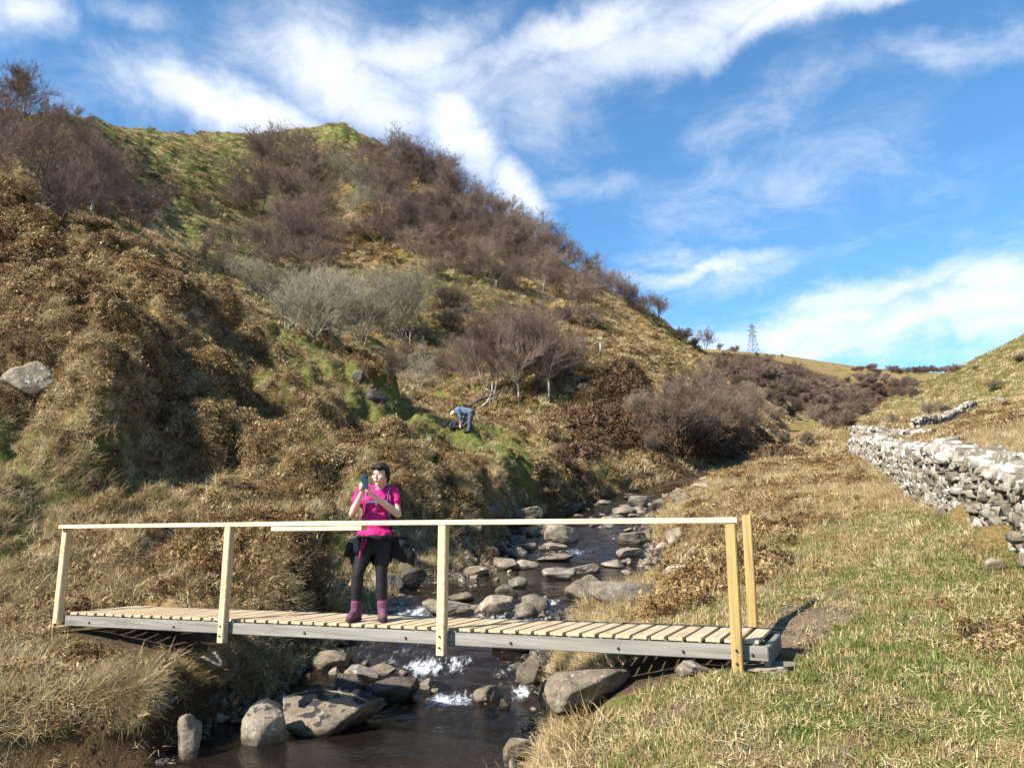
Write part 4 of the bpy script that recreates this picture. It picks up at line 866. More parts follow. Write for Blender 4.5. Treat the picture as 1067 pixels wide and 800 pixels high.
def scatter(name, P, rot, scl, coll, label=None):
    me = bpy.data.meshes.new(name); me.vertices.add(len(P)); me.vertices.foreach_set('co', np.asarray(P, np.float32).ravel())
    a = me.attributes.new('rot', 'FLOAT_VECTOR', 'POINT'); a.data.foreach_set('vector', np.asarray(rot, np.float32).ravel())
    a = me.attributes.new('scl', 'FLOAT_VECTOR', 'POINT'); a.data.foreach_set('vector', np.asarray(scl, np.float32).ravel())
    me.update(); o = bpy.data.objects.new(name, me); COL.objects.link(o)
    ng = bpy.data.node_groups.new(name+'_scatter', 'GeometryNodeTree'); ng.interface.new_socket('Geometry', in_out='INPUT', socket_type='NodeSocketGeometry'); ng.interface.new_socket('Geometry', in_out='OUTPUT', socket_type='NodeSocketGeometry')
    N = ng.nodes; L = ng.links; gi = N.new('NodeGroupInput'); go = N.new('NodeGroupOutput'); ip = N.new('GeometryNodeInstanceOnPoints'); ci = N.new('GeometryNodeCollectionInfo')
    ci.inputs['Collection'].default_value = coll; ci.inputs['Separate Children'].default_value = True; ci.inputs['Reset Children'].default_value = True
    nr = N.new('GeometryNodeInputNamedAttribute'); nr.data_type = 'FLOAT_VECTOR'; nr.inputs[0].default_value = 'rot'
    ns = N.new('GeometryNodeInputNamedAttribute'); ns.data_type = 'FLOAT_VECTOR'; ns.inputs[0].default_value = 'scl'
    er = N.new('FunctionNodeEulerToRotation')
    L.new(gi.outputs[0], ip.inputs['Points']); L.new(ci.outputs[0], ip.inputs['Instance']); ip.inputs['Pick Instance'].default_value = True
    L.new(nr.outputs[0], er.inputs[0]); L.new(er.outputs[0], ip.inputs['Rotation']); L.new(ns.outputs[0], ip.inputs['Scale']); L.new(ip.outputs[0], go.inputs[0])
    md = o.modifiers.new('scatter', 'NODES'); md.node_group = ng
    tag(o, label, None, None, 'stuff'); return o
DENS = 1.12
def sample(n, r0, r1, amax=46, cap=None, power=1.0):
    n = int(n*DENS); a = RS.uniform(-R(amax), R(amax), n); l = RS.uniform(math.log(r0), math.log(r1), n); r = np.exp(l)
    if cap: # thin where the density would exceed cap per m2
        dens = n/(2*R(amax)*(math.log(r1/r0)))/r**2; keep = RS.rand(n) < cap/np.maximum(dens, 1e-9); a, r = a[keep], r[keep]
    return r*np.sin(a), r*np.cos(a)
BRW = 1.02
def off_bridge_wall(x, y):
    q = np.stack([x, y], -1)-BRL; u = q@BD; v = q@BN
    onb = (u > -.3) & (u < 8.45) & (v > np.where(u > 5, -.12, -.3)) & (v < BRW+np.where(u > 5, .1, .45)) & (gz(x, y) > -1.45)
    return ~onb & ((x-.62)**2+(y-7.0)**2 > .55**2)
def visible_slope(x, y, z):
    """drop plants on ground that faces well away from the path (never seen), by the terrain's own normal"""
    e = .35+.01*np.hypot(x, y); gx = (gz(x+e, y)-gz(x-e, y))/(2*e); gy = (gz(x, y+e)-gz(x, y-e))/(2*e)
    r = np.sqrt(x*x+y*y+z*z); dot = (x*gx+y*gy-z)/r      # >0 : facing the viewer's path
    return dot, gx, gy
def put(name, x, y, sel, s, coll, tilt=.35, zs=1.0, sink=.02, follow=.5, far_grow=30., label=None):
    x, y = x[sel], y[sel]; z = gz(x, y); dot, gx, gy = visible_slope(x, y, z); k = dot > -.12
    x, y, z, gx, gy = x[k], y[k], z[k], gx[k], gy[k]; n = len(x); r = np.hypot(x, y)
    grow = np.maximum(1, r/far_grow)**.75
    sc = s*RS.uniform(.65, 1.35, n)*grow; S = np.stack([sc, sc, sc*zs*RS.uniform(.7, 1.2, n)/grow**.35], -1)
    # tilt towards the slope's fall line plus random
    rx = np.clip(gy*-0.0, -1, 1)
    nx, ny = -gx*follow, -gy*follow
    tx = RS.normal(0, tilt*.4, n)+nx; ty = RS.normal(0, tilt*.4, n)+ny; an = np.arctan(np.hypot(tx, ty)); di = np.arctan2(ty, tx)
    rz0 = RS.uniform(0, 6.283, n)
    # rotation: Rz(di) Ry(an) Rz(rz0): convert to XYZ euler
    c1, s1, c2, s2 = np.cos(di), np.sin(di), np.cos(an), np.sin(an); c3, s3 = np.cos(rz0), np.sin(rz0)
    m20 = -s2*c3; m21 = s2*s3; m22 = c2; m10 = s1*c2*c3+c1*s3; m00 = c1*c2*c3-s1*s3
    E = np.stack([np.arctan2(m21, m22), np.arcsin(np.clip(-m20, -1, 1)), np.arctan2(m10, m00)], -1)
    P = np.stack([x, y, z-sink*sc], -1); print(name, n)
    return scatter(name, P, E, S, coll, label)
L_straw = lib([blades(42, .10, .26, .006, 1.2, 1.5, .6, 3, 300+i, .10) for i in range(4)], ['straw', 'straw', 'gold'])
L_turf = lib([blades(60, .02, .075, .006, 2.0, .9, .7, 2, 320+i, .14) for i in range(5)], ['straw', 'gold', 'green', 'gold', 'straw'])
L_green = lib([blades(50, .03, .085, .006, 1.2, .9, .6, 2, 340+i, .10) for i in range(3)], ['green', 'green', 'gold'])
L_long = lib([blades(34, .22, .5, .007, .9, 1.4, .5, 4, 360+i, .09) for i in range(4)], ['gold', 'gold', 'straw', 'gold'])
L_brk = lib([fronds(9, 1, 380+i) for i in range(5)], ['bracken', 'bracken', 'bracken', 'gold'])
L_litter = lib([blades(22, .04, .17, .007, 3.5, .5, 1.2, 2, 400+i, .2) for i in range(3)], ['straw'])
L_far = lib([blades(60, .15, .45, .028, 1.2, 1.0, .7, 2, 420+i, .35) for i in range(3)], ['straw', 'gold', 'straw'])
L_farg = lib([blades(60, .10, .3, .028, 1.2, 1.0, .7, 2, 430+i, .35) for i in range(3)], ['moss'])
L_heath = lib([fronds(16, 1, 440+i, .42, .42, .05, 46) for i in range(3)], ['heather'])
def allsel(x, y):
    d, wl, hw = stream(x, y); lim = np.abs(d) > hw+.05+.25*vnoise(x*2, y*2, 7)
    return lim & off_bridge_wall(x, y), d, hw
# near and middle ground 3.6..42 m
x, y = sample(230000, 3.6, 42, cap=230); ok, d, hw = allsel(x, y); g_, b_, ba, lo = cover(x, y); r = np.hypot(x, y); rnd = RS.rand(len(x)); ok &= ~((d < 0) & (y < 10) & (gz(x, y) < stream(x, y)[1]+.40))
path = sstep(.7, 1.3, d-hw)*sstep(22, 15, r)*(1-b_*.5)                      # grazed path side
bankd = sstep(1.6, .5, np.abs(d)-hw)
rnd2 = RS.rand(len(x))
selg = ok & (rnd < g_*np.where(d > 0, .55, .85)) & (ba < .5)
selb = ok & ~selg & (rnd2 < b_*.62)
rest = ok & ~selg & ~selb & (rnd2 > ba*.9)
q = RS.rand(len(x)); turf = rest & (q < np.maximum(path*.97, (path > .5)*(r < 10)*1.0)) & (bankd < .6)
selL = rest & ~turf & (RS.rand(len(x)) < np.where(d < 0, .30, .22)*np.maximum(bankd*1.6, sstep(9, 14, r)*.9)); selS = rest & ~turf & ~selL
put('turf_grass', x, y, turf, 1.0, L_turf, .3)
put('green_grass', x, y, selg, 1.0, L_green, .4)
put('dry_grass', x, y, selS, 1.0, L_straw, .6)
put('long_dead_grass', x, y, selL, .7, L_long, .7)
nb = selb & (d > 0) & (r < 9); put('dead_bracken', x, y, selb & ~nb, .6, L_brk, .5, sink=.0, far_grow=17.); put('bracken_litter', x, y, nb, .42, L_brk, .5, sink=.0)
x, y = sample(20000, 3.6, 30, cap=24); ok, d, hw = allsel(x, y); put('straw_litter', x, y, ok, .75, L_litter, .3, sink=-.02)
# extra shaggy fringe on the bank lips
n = 26000; k = RS.randint(0, int(24*14), n); side = np.where(RS.rand(n) < .55, -1., 1.); offd = SL[k, 3]+RS.uniform(.1, .95, n)
j = np.clip(k, 1, len(SL)-2); tx = SL[j+1, 0]-SL[j-1, 0]; ty = SL[j+1, 1]-SL[j-1, 1]; tl = np.hypot(tx, ty)
x = SL[k, 0]+ty/tl*offd*side+RS.normal(0, .1, n); y = SL[k, 1]-tx/tl*offd*side+RS.normal(0, .1, n)
d, wl, hw = stream(x, y); ok = (gz(x, y) > wl+np.where((y < 10) & (d < 0), .38, .22)) & off_bridge_wall(x, y) & (vnoise(x*.7, y*.7, 33) > .3) & (cover(x, y)[0] < .5)
put('bank_fringe_grass', x, y, ok, .52, L_long, .5, follow=.9)
# hillsides 38..170 m
x, y = sample(100000, 36, 230); ok, d, hw = allsel(x, y); g_, b_, ba, lo = cover(x, y); q = RS.rand(len(x))
put('hill_bracken', x, y, ok & (q < b_*.6), .8, L_brk, .5, far_grow=28)
put('hill_green_grass', x, y, ok & (q >= b_*.6) & (RS.rand(len(x)) < g_*.8), .7, L_farg, .4, far_grow=60)
put('hill_dry_grass', x, y, ok & (q >= b_*.6) & (RS.rand(len(x)) >= g_*.8), .75, L_far, .5, far_grow=60)
# dark heather and scrub patches, with clumps added to stand in for bush shadow
hb = [(760,455,30,8),(800,470,22,6),(700,458,24,8),(740,466,24,6),(780,470,24,6),(815,476,16,4),(680,440,14,10),(640,395,22,14),(620,440,24,8),(650,430,20,16),(690,465,35,6),(760,465,35,6),(725,455,20,8),(640,460,24,6),(600,475,20,5)]
hx = []; hy = []
for (px, py, sx, sy) in hb:
    for _ in range(26):
        p = hit(random.gauss(px, sx*.55), random.gauss(py, sy*.55))
        if p is not None and p[1] < 300: hx.append(p[0]); hy.append(p[1])
hx = np.array(hx); hy = np.array(hy); ok, d, hw = allsel(hx, hy); put('heather_and_shade_scrub', hx, hy, ok, .8, L_heath, .4, far_grow=22)
# pebbles along the water
peb = rock_mesh(900, sub=2); peb2 = rock_mesh(901, sub=2); peb.materials.append(M['rock']); peb2.materials.append(M['wet'])
pc = bpy.data.collections.new('pebble_sources')
for m_ in (peb, peb2): pc.objects.link(bpy.data.objects.new('pebble_source', m_))
n = 9000; k = RS.randint(24*4, int(24*15), n); side = np.where(RS.rand(n) < .5, -1., 1.); offd = SL[k, 3]*RS.uniform(.55, 1.15, n)
j = np.clip(k, 1, len(SL)-2); tx = SL[j+1, 0]-SL[j-1, 0]; ty = SL[j+1, 1]-SL[j-1, 1]; tl = np.hypot(tx, ty)
x = SL[k, 0]+ty/tl*offd*side; y = SL[k, 1]-tx/tl*offd*side; z = gz(x, y); s = RS.uniform(.03, .12, n)*(1+y/30)
qx = np.concatenate([np.random.RandomState(5+i).normal(b[0], b[2]*.6, 900) for i, b in enumerate(FLATW[:3])]); qy = np.concatenate([np.random.RandomState(25+i).normal(b[1], b[2]*.8, 900) for i, b in enumerate(FLATW[:3])])
x = np.append(x, qx); y = np.append(y, qy); z = gz(x, y); n = len(x); s = np.append(s, RS.uniform(.05, .22, len(qx)))
scatter('pebbles', np.stack([x, y, z], -1), RS.uniform(0, 6, (n, 3)), np.stack([s, s*.8, s*.6], -1), pc)
print('plants', round(time.time()-T0, 1))

# ------------------------------------------------------------------ trees
def grow_tree(seed, H=6., stems=1, spread=.55, lv=4, upright=.35, twigs=1.0, trunk_r=.09, crown_lo=.25, kink=.25, nkids=(5, 6, 7), tw=.014, wide=1.0, roundc=0.):
    """branching skeleton -> (trunk and limbs mesh, crown-of-twigs mesh); all real prisms"""
    rs = np.random.RandomState(seed); segs_t = []; segs_c = []
    def branch(p, d, L, r, lev):
        n = 5 if lev == 0 else (4 if lev == 1 else 3); pts = [p]; q = p.copy(); dd = d.copy()
        for i in range(n):
            dd = dd+rs.normal(0, kink*(.5 if lev == 0 else 1), 3)*.6; dd[2] += upright*(.10+.12*lev); dd /= np.linalg.norm(dd)
            q = q+dd*L/n; pts.append(q.copy())
        rad = [r*(1-.75*i/n) for i in range(n+1)]
        (segs_t if lev <= 1 else segs_c).append((pts, rad, 5 if lev == 0 else (4 if lev == 1 else 3)))
        if lev >= lv: return
        kk = int(nkids[min(lev, len(nkids)-1)]*(twigs if lev >= 1 else 1)*rs.uniform(.8, 1.2)+.5)
        for c in range(kk):
            t = rs.uniform(crown_lo if lev == 0 else .15, 1.0)*n; i = min(int(t), n-1); b = pts[i]+(pts[i+1]-pts[i])*(t-i)
            u = rs.normal(size=3); u -= dd*u.dot(dd); u /= np.linalg.norm(u); sp_ = spread*rs.uniform(.7, 1.4)
            nd = dd*math.cos(sp_)+u*math.sin(sp_); nd[2] = nd[2]*.8+.15; nd[:2] *= wide; nd /= np.linalg.norm(nd)
            branch(b, nd, L*rs.uniform(.42, .66)*(1-.3*t/n if lev == 0 else 1), max(r*.45*(1-.5*t/n), tw*.45), lev+1)
    for s in range(stems):
        a = rs.uniform(0, 6.283); t = (.1 if stems == 1 else rs.uniform(.1, .2+.08*stems)); d = np.array([math.cos(a)*t, math.sin(a)*t, 1.]); d /= np.linalg.norm(d)
        branch(np.array([math.cos(a)*.12*(stems > 1), math.sin(a)*.12*(stems > 1), -.25]), d, H*rs.uniform(.75, 1)*.78, trunk_r*(1 if stems == 1 else .65), 0)
    def build(segs, name):
        V = []; Fc = []; off = 0; grp = {}
        for pts, rad, n in segs: grp.setdefault((len(pts), n), []).append((pts, rad))
        for (np_, n), L in grp.items():
            P = np.array([q[0] for q in L]); Rd = np.array([q[1] for q in L]); T = np.empty_like(P); T[:, 1:-1] = P[:, 2:]-P[:, :-2]; T[:, 0] = P[:, 1]-P[:, 0]; T[:, -1] = P[:, -1]-P[:, -2]
            T /= np.linalg.norm(T, axis=2)[..., None]; A_ = np.cross(T, [.31, .23, .05]); A_ /= np.linalg.norm(A_, axis=2)[..., None]; B_ = np.cross(T, A_); an = 6.2832*np.arange(n)/n
            VV = P[:, :, None]+(A_[:, :, None]*np.cos(an)[:, None]+B_[:, :, None]*np.sin(an)[:, None])*Rd[:, :, None, None]; S_n = len(L)
            I = off+np.arange(S_n*np_*n).reshape(S_n, np_, n); J = np.roll(I, -1, 2); Fc.append(np.stack([I[:, :-1], J[:, :-1], J[:, 1:], I[:, 1:]], -1).reshape(-1, 4)); V.append(VV.reshape(-1, 3)); off += S_n*np_*n
        V = np.concatenate(V); Fc = np.concatenate(Fc)
        me = mesh_np(name, V, Fc); me.polygons.foreach_set('use_smooth', np.ones(len(me.polygons), bool)); zmax = float(V[:, 2].max())
        rr = V; return me, zmax, np.percentile(np.hypot(rr[:, 0], rr[:, 1]), 95)
    a = build(segs_t, 'trunk'); b = build(segs_c, 'crown'); return a[0], b[0], b[1], b[2]
# kind: (trunk mat, twig mat, variants)
TK = {}
def kind(name, tm, cm, metas):
    out = []
    for kw in metas:
        t, c, h, w = grow_tree(**kw); t.materials.append(M[tm]); c.materials.append(M[cm]); out.append((t, c, h, w))
    TK[name] = out; print(name, [len(v[1].polygons) for v in out])
kind('birch', 'bark_dark', 'twig_brown', [dict(seed=s, H=6, stems=st, spread=.62, upright=.34, nkids=(12, 7, 5, 3), lv=4, tw=.019, trunk_r=.08, crown_lo=.2) for s, st in ((1, 2), (2, 2), (3, 3), (4, 2), (5, 3))])
kind('pale_birch', 'bark_pale', 'twig_brown', [dict(seed=s, H=6, stems=st, spread=.62, upright=.34, nkids=(12, 8, 7, 4), lv=4, tw=.016, trunk_r=.08, crown_lo=.3) for s, st in ((11, 1), (12, 2), (13, 2))])
kind('willow', 'bark_pale', 'twig_grey', [dict(seed=s, H=5, stems=st, spread=.65, upright=.35, nkids=(9, 7, 6, 3), lv=4, tw=.02, trunk_r=.07, crown_lo=.12, kink=.35) for s, st in ((21, 4), (22, 5), (23, 3))])
kind('shrub', 'bark_dark', 'twig_tan', [dict(seed=s, H=4, stems=st, spread=.7, upright=.3, nkids=(8, 7, 6, 3), lv=4, tw=.02, trunk_r=.06, crown_lo=.1, kink=.35) for s, st in ((31, 5), (32, 6), (33, 4))])
kind('far', 'bark_dark', 'twig_brown', [dict(seed=s, H=6, stems=st, spread=.65, upright=.35, nkids=(14, 10, 9), lv=3, tw=.06, trunk_r=.1, crown_lo=.15) for s, st in ((41, 1), (42, 2), (43, 3))])
kind('fartan', 'bark_dark', 'twig_tan', [dict(seed=s, H=5, stems=st, spread=.7, upright=.3, nkids=(12, 10, 9), lv=3, tw=.06, trunk_r=.09, crown_lo=.12) for s, st in ((51, 3), (52, 4))])
FARM = {}
NTREE = [0]
def tree(px, py, hpx, kindn, label, group=None, name='birch_tree', cat='tree', wscale=1.0, fat=1.0, lean=0.0):
    """px,py: foot of the trunk as seen; hpx: height as seen"""
    p = hitg(px, py); dist = p[1]*cp+p[2]*sp; H = hpx*dist/F; tr, cr, h, w = random.choice(TK[kindn]); s = H/h
    NTREE[0] += 1; loc = (p[0], p[1], p[2]-.05)
    e = empty(name, loc, random.uniform(0, 6.28)); e.scale = (s*wscale, s*wscale, s); e.rotation_euler = (random.uniform(-.08, .08), lean+random.uniform(-.08, .08), e.rotation_euler[2])
    for nm, me in (('trunk', tr), ('crown', cr)):
        o = bpy.data.objects.new(nm, me); COL.objects.link(o); o.parent = e
    return tag(e, label, cat, group)
def far_tree(px, py, hpx, kindn, label, group, name='bare_tree'):
    p = hitg(px, py); dist = p[1]*cp+p[2]*sp; H = hpx*dist/F; i = random.randrange(len(TK[kindn])); tr, cr, h, w = TK[kindn][i]; key = (kindn, i)
    if key not in FARM:
        bm = bmesh.new(); bm.from_mesh(tr); bm.from_mesh(cr); me = bpy.data.meshes.new('bare_tree'); nt_ = len(tr.polygons); bm.to_mesh(me); bm.free()
        me.materials.append(tr.materials[0]); me.materials.append(cr.materials[0]); mi = np.ones(len(me.polygons), np.int32); mi[:nt_] = 0; me.polygons.foreach_set('material_index', mi); FARM[key] = me
    o = bpy.data.objects.new(name, FARM[key]); COL.objects.link(o); s = H/h; o.scale = (s*1.7, s*1.7, s); o.location = (p[0], p[1], p[2]-.3*s); o.rotation_euler = (0, 0, random.uniform(0, 6.28)); NTREE[0] += 1
    return tag(o, label, 'tree', group)
def along(pts, n, jx=4, jy=3):
    out = []; P = np.array(pts, float); L = np.append(0, np.cumsum(np.hypot(*np.diff(P, axis=0).T)))
    for t in (np.arange(n)+.5)/n*L[-1]: out.append((np.interp(t, L, P[:, 0])+random.gauss(0, jx), np.interp(t, L, P[:, 1])+random.gauss(0, jy)))
    return out
def inpoly(poly, n, mind=8):
    xs = [p[0] for p in poly]; ys = [p[1] for p in poly]; out = []; tries = 0
    while len(out) < n and tries < 4000:
        tries += 1; x, y = random.uniform(min(xs), max(xs)), random.uniform(min(ys), max(ys)); c = False; j = len(poly)-1
        for i in range(len(poly)):
            if (poly[i][1] > y) != (poly[j][1] > y) and x < (poly[j][0]-poly[i][0])*(y-poly[i][1])/(poly[j][1]-poly[i][1])+poly[i][0]: c = not c
            j = i
        if c and all((x-a)**2+((y-b)*1.3)**2 > mind**2 for a, b in out): out.append((x, y))
    return sorted(out, key=lambda q: q[1])
# left shoulder of the hill, near birches
for (px, py, h) in [(-10,185,115),(15,170,95),(40,205,110),(72,215,100),(95,225,80),(120,235,70),(140,245,55),(-25,205,130),(25,120,60),(5,110,55),(60,235,70),(110,195,60),(85,180,65)]:
    tree(px, py, h, 'birch' if random.random() < .7 else 'pale_birch', 'bare brown birch in the dark thicket on the left shoulder of the hill', 'birches of the thicket on the left shoulder', wscale=1.35)
tree(38, 222, 95, 'pale_birch', 'white-stemmed leaning birch in front of the left thicket', None, lean=.35)
tree(62, 228, 62, 'pale_birch', 'short white-stemmed birch right of the leaning one', None, lean=.1)
for (px, py, h) in [(80,118,14),(60,108,14),(95,122,8),(205,142,7),(190,140,6)]:
    tree(px, py, h, 'birch', 'low bare bush on the skyline of the left summit', 'low bushes on the left summit skyline', 'skyline_bush', 'bush', 1.6)
# thicket A upper left of the hill
for (px, py) in inpoly([(228,190),(262,150),(330,142),(350,165),(345,215),(360,245),(330,280),(262,275),(238,262),(245,225)], 40, 11):
    tree(px, py+14, random.uniform(36, 50), 'birch', 'bare brown birch in the dense thicket right of the green summit', 'birches of the thicket right of the green summit', wscale=1.5)
for (px, py, h) in [(222,262,38),(212,232,28),(215,275,30),(238,285,40)]:
    tree(px, py, h, 'birch', 'single dark bare birch on the green slope left of the summit thicket', 'single birches left of the summit thicket')
for (px, py, h) in [(372,205,48),(355,195,44),(385,215,36),(362,225,44)]:
    tree(px, py, h, 'willow', 'pale grey-green bare willow between the two hill thickets', 'willows between the hill thickets', 'willow_tree', wscale=1.1)
# skyline trees
for i, (px, py) in enumerate(along([(375,160),(440,190),(500,222),(560,258),(612,290),(652,318),(688,336)], 40, 2, 2)):
    tree(px, py+2, np.interp(px, [375, 420, 500, 600, 690], [30, 42, 38, 33, 28])*random.uniform(.85, 1.2), 'birch', 'bare birch on the falling skyline of the main hill', 'birches along the falling skyline', wscale=1.4)
tree(416, 178, 46, 'birch', 'tallest round-crowned bare tree on the hilltop skyline', None, 'round_tree', wscale=1.5)
for (px, py) in inpoly([(380,185),(440,200),(510,240),(560,262),(620,300),(600,308),(540,295),(500,285),(470,270),(420,255),(385,240)], 44, 10):
    tree(px, py+16, random.uniform(32, 46), 'birch' if random.random() < .85 else 'pale_birch', 'bare birch in the wood below the main skyline', 'birches of the wood below the skyline', wscale=1.45)
for (px, py) in inpoly([(375,172),(440,196),(505,230),(560,262),(615,294),(600,300),(540,280),(480,245),(420,215),(378,195)], 26, 7):
    tree(px, py+6, random.uniform(30, 40), 'birch', 'bare birch in the wood below the main skyline', 'birches of the wood below the skyline', wscale=1.5)
# grey-green willows mid hill
for (px, py, h) in [(300,345,62),(325,352,66),(350,356,70),(378,358,68),(405,352,60),(285,325,50),(330,330,50),(365,335,55),(400,330,48),(265,310,40),(425,362,50)]:
    tree(px, py, h*1.25, 'willow', 'grey-green bare willow in the pale bushy clump below the thickets', 'willows of the pale bushy clump', 'willow_tree', wscale=1.15)
tree(437, 408, 62, 'willow', 'lone silver-branched tree above the green gully', None, 'silver_tree', wscale=1.2)
for (px, py, h) in [(405,398,40),(460,395,36),(418,385,36)]:
    tree(px, py, h, 'shrub', 'dark tangled shrub around the lone silver-branched tree', 'tangled shrubs around the silver tree', 'tangled_shrub', 'shrub', 1.3)
# purple-brown birch group centre
for (px, py, h, k) in [(497,412,62,'pale_birch'),(513,418,84,'pale_birch'),(530,415,96,'birch'),(540,424,88,'pale_birch'),(556,416,92,'birch'),(570,420,82,'pale_birch'),(585,408,70,'birch'),(520,395,80,'birch'),(548,395,84,'birch'),(572,392,72,'birch'),(600,400,50,'birch'),(488,400,48,'birch')]:
    tree(px, py, h*1.15, k, 'purple-brown birch with a slim stem in the group above the bending man', 'purple-brown birches above the bending man', wscale=1.05)
for (px, py, h) in [(608,340,30),(592,338,24),(620,345,22),(455,290,26),(462,322,34),(470,345,30)]:
    tree(px, py, h, 'fartan' if h < 26 else 'shrub', 'small wind-bent thorn alone on the open hill face', 'thorns on the open hill face', 'thorn_tree', wscale=1.4)
# scrub bushes right of centre
for (px, py, h) in [(672,458,54),(690,466,66),(712,470,74),(735,466,80),(758,458,70),(700,440,58),(728,440,64),(752,432,60),(778,450,54),(660,440,40),(790,440,44),(740,475,40),(680,475,34),(775,468,34)]:
    tree(px, py, h, 'shrub', 'brown twiggy bush in the scrub on the shaded bank by the burn', 'bushes of the scrub on the shaded bank', 'twiggy_bush', 'bush', 1.1)
tree(735, 362, 25, 'birch', 'round dark tree standing by itself on the skyline right of the ridge birches', None, 'round_tree', wscale=1.3)
for (px, py, h) in [(712,356,18),(765,368,10),(722,362,14),(750,366,10),(790,372,6),(815,373,5)]:
    tree(px, py, h, 'far', 'small bare tree on the skyline near the pylon', 'small trees on the skyline near the pylon', 'bare_tree', wscale=1.3)
# wood in the valley beyond
for (px, py) in inpoly([(745,372),(790,374),(830,388),(870,400),(900,412),(900,425),(888,440),(868,444),(845,436),(815,424),(790,414),(765,405)], 80, 5):
    far_tree(px, py+7, random.uniform(15, 23), random.choice(['far', 'far', 'fartan']), 'bare tree in the brown wood filling the far valley', 'trees of the far valley wood')
for (px, py) in inpoly([(885,388),(925,392),(960,398),(940,412),(905,420),(880,402)], 24, 6):
    far_tree(px, py+4, random.uniform(9, 14), 'far', 'bare tree on the brown slope beyond the far wood', 'trees on the slope beyond the far wood')
for (px, py) in along([(890,384),(915,386),(950,388),(975,386),(1000,386)], 20, 3, 1):
    far_tree(px, py+2, random.uniform(6, 10), 'far', 'tiny dark tree of the distant treeline on the horizon', 'trees of the distant treeline')
for (px, py, h, w, lab) in [(951,415,15,1.2,'small round bush high on the left of the right-hand hill'),(970,433,18,1.5,'broad dark bush in the middle of the right-hand hill'),(988,431,12,1.4,'low brown bush beside the broad dark bush on the right-hand hill'),(930,443,16,1.2,'brown bush at the foot of the right-hand hill'),(953,442,8,1.6,'tiny bush at the foot of the right-hand hill'),(1035,408,13,1.8,'wide low bush on the green part of the right-hand hill'),(1062,378,10,1.8,'wide bush under the skyline at the right picture edge'),(1060,436,12,1.3,'brown bush at the right picture edge above the wall'),(1018,386,7,1.5,'tiny bush near the right-hand skyline')]:
    tree(px, py, h, 'shrub' if h > 12 else 'fartan', lab, None, 'hill_bush', 'bush', w)
for (px, py, h) in [(838,468,24),(820,462,18),(852,440,18),(806,440,22),(826,436,16)]:
    tree(px, py, h, 'fartan', 'small brown bush on the tawny spur right of the shaded scrub', 'small bushes on the tawny spur', 'spur_bush', 'bush', 1.3)
print('trees', NTREE[0], round(time.time()-T0, 1))

# fallen branches
def limb(name, pts, r0, label, mk='bark_pale', sub=()):
    e = MB(); P = [Vector(p) for p in pts]; tube(e, P, [r0*(1-.7*i/(len(P)-1)) for i in range(len(P))], 7)
    for (i, dv, L) in sub:
        q = [P[i], P[i]+Vector(dv)*L*.5+Vector((0, 0, .05)), P[i]+Vector(dv)*L]; tube(e, q, [r0*.5, r0*.35, r0*.15], 6)
    o = link(name, e.mesh(name), M[mk]); return tag(o, label, 'branch')
def pl(px, py, dz=0, dy=0): 
    p = hitg(px, py); return (p[0], p[1]+dy, p[2]+dz)
a = Vector(pl(488, 424)); limb('fallen_branch', [a, a+Vector((.7, .1, .5)), a+Vector((1.5, .3, .7)), a+Vector((2.2, .4, 1.3))], .12, 'dark forked dead branch lying above the bending man', 'bark_dark', [(1, (.6, 0, .6), 1.), (2, (.3, .1, -.8), .9)])
a = Vector(pl(498, 428)); limb('fallen_branch', [a, a+Vector((.5, .1, .4)), a+Vector((.8, .2, 1.0)), a+Vector((.8, .3, 1.7))], .09, 'pale crooked dead branch propped behind the dark forked one', 'bark_pale', [(1, (.7, 0, .5), .8), (2, (-.6, .1, .4), .7)])
# two stakes on the hill
for (px, py, h, lab) in [(517, 300, 9, 'pale wooden stake high on the hill face'), (626, 368, 11, 'pale wooden stake on the knoll above the scrub')]:
    p = hitg(px, py); H = h*p[1]/F; mb = MB(); beam(mb, (0, 0, -.2), (0, 0, H), .16, .14); o = link('wooden_stake', mb.mesh('wooden_stake'), M['bark_pale'], None, p); tag(o, lab, 'stake')
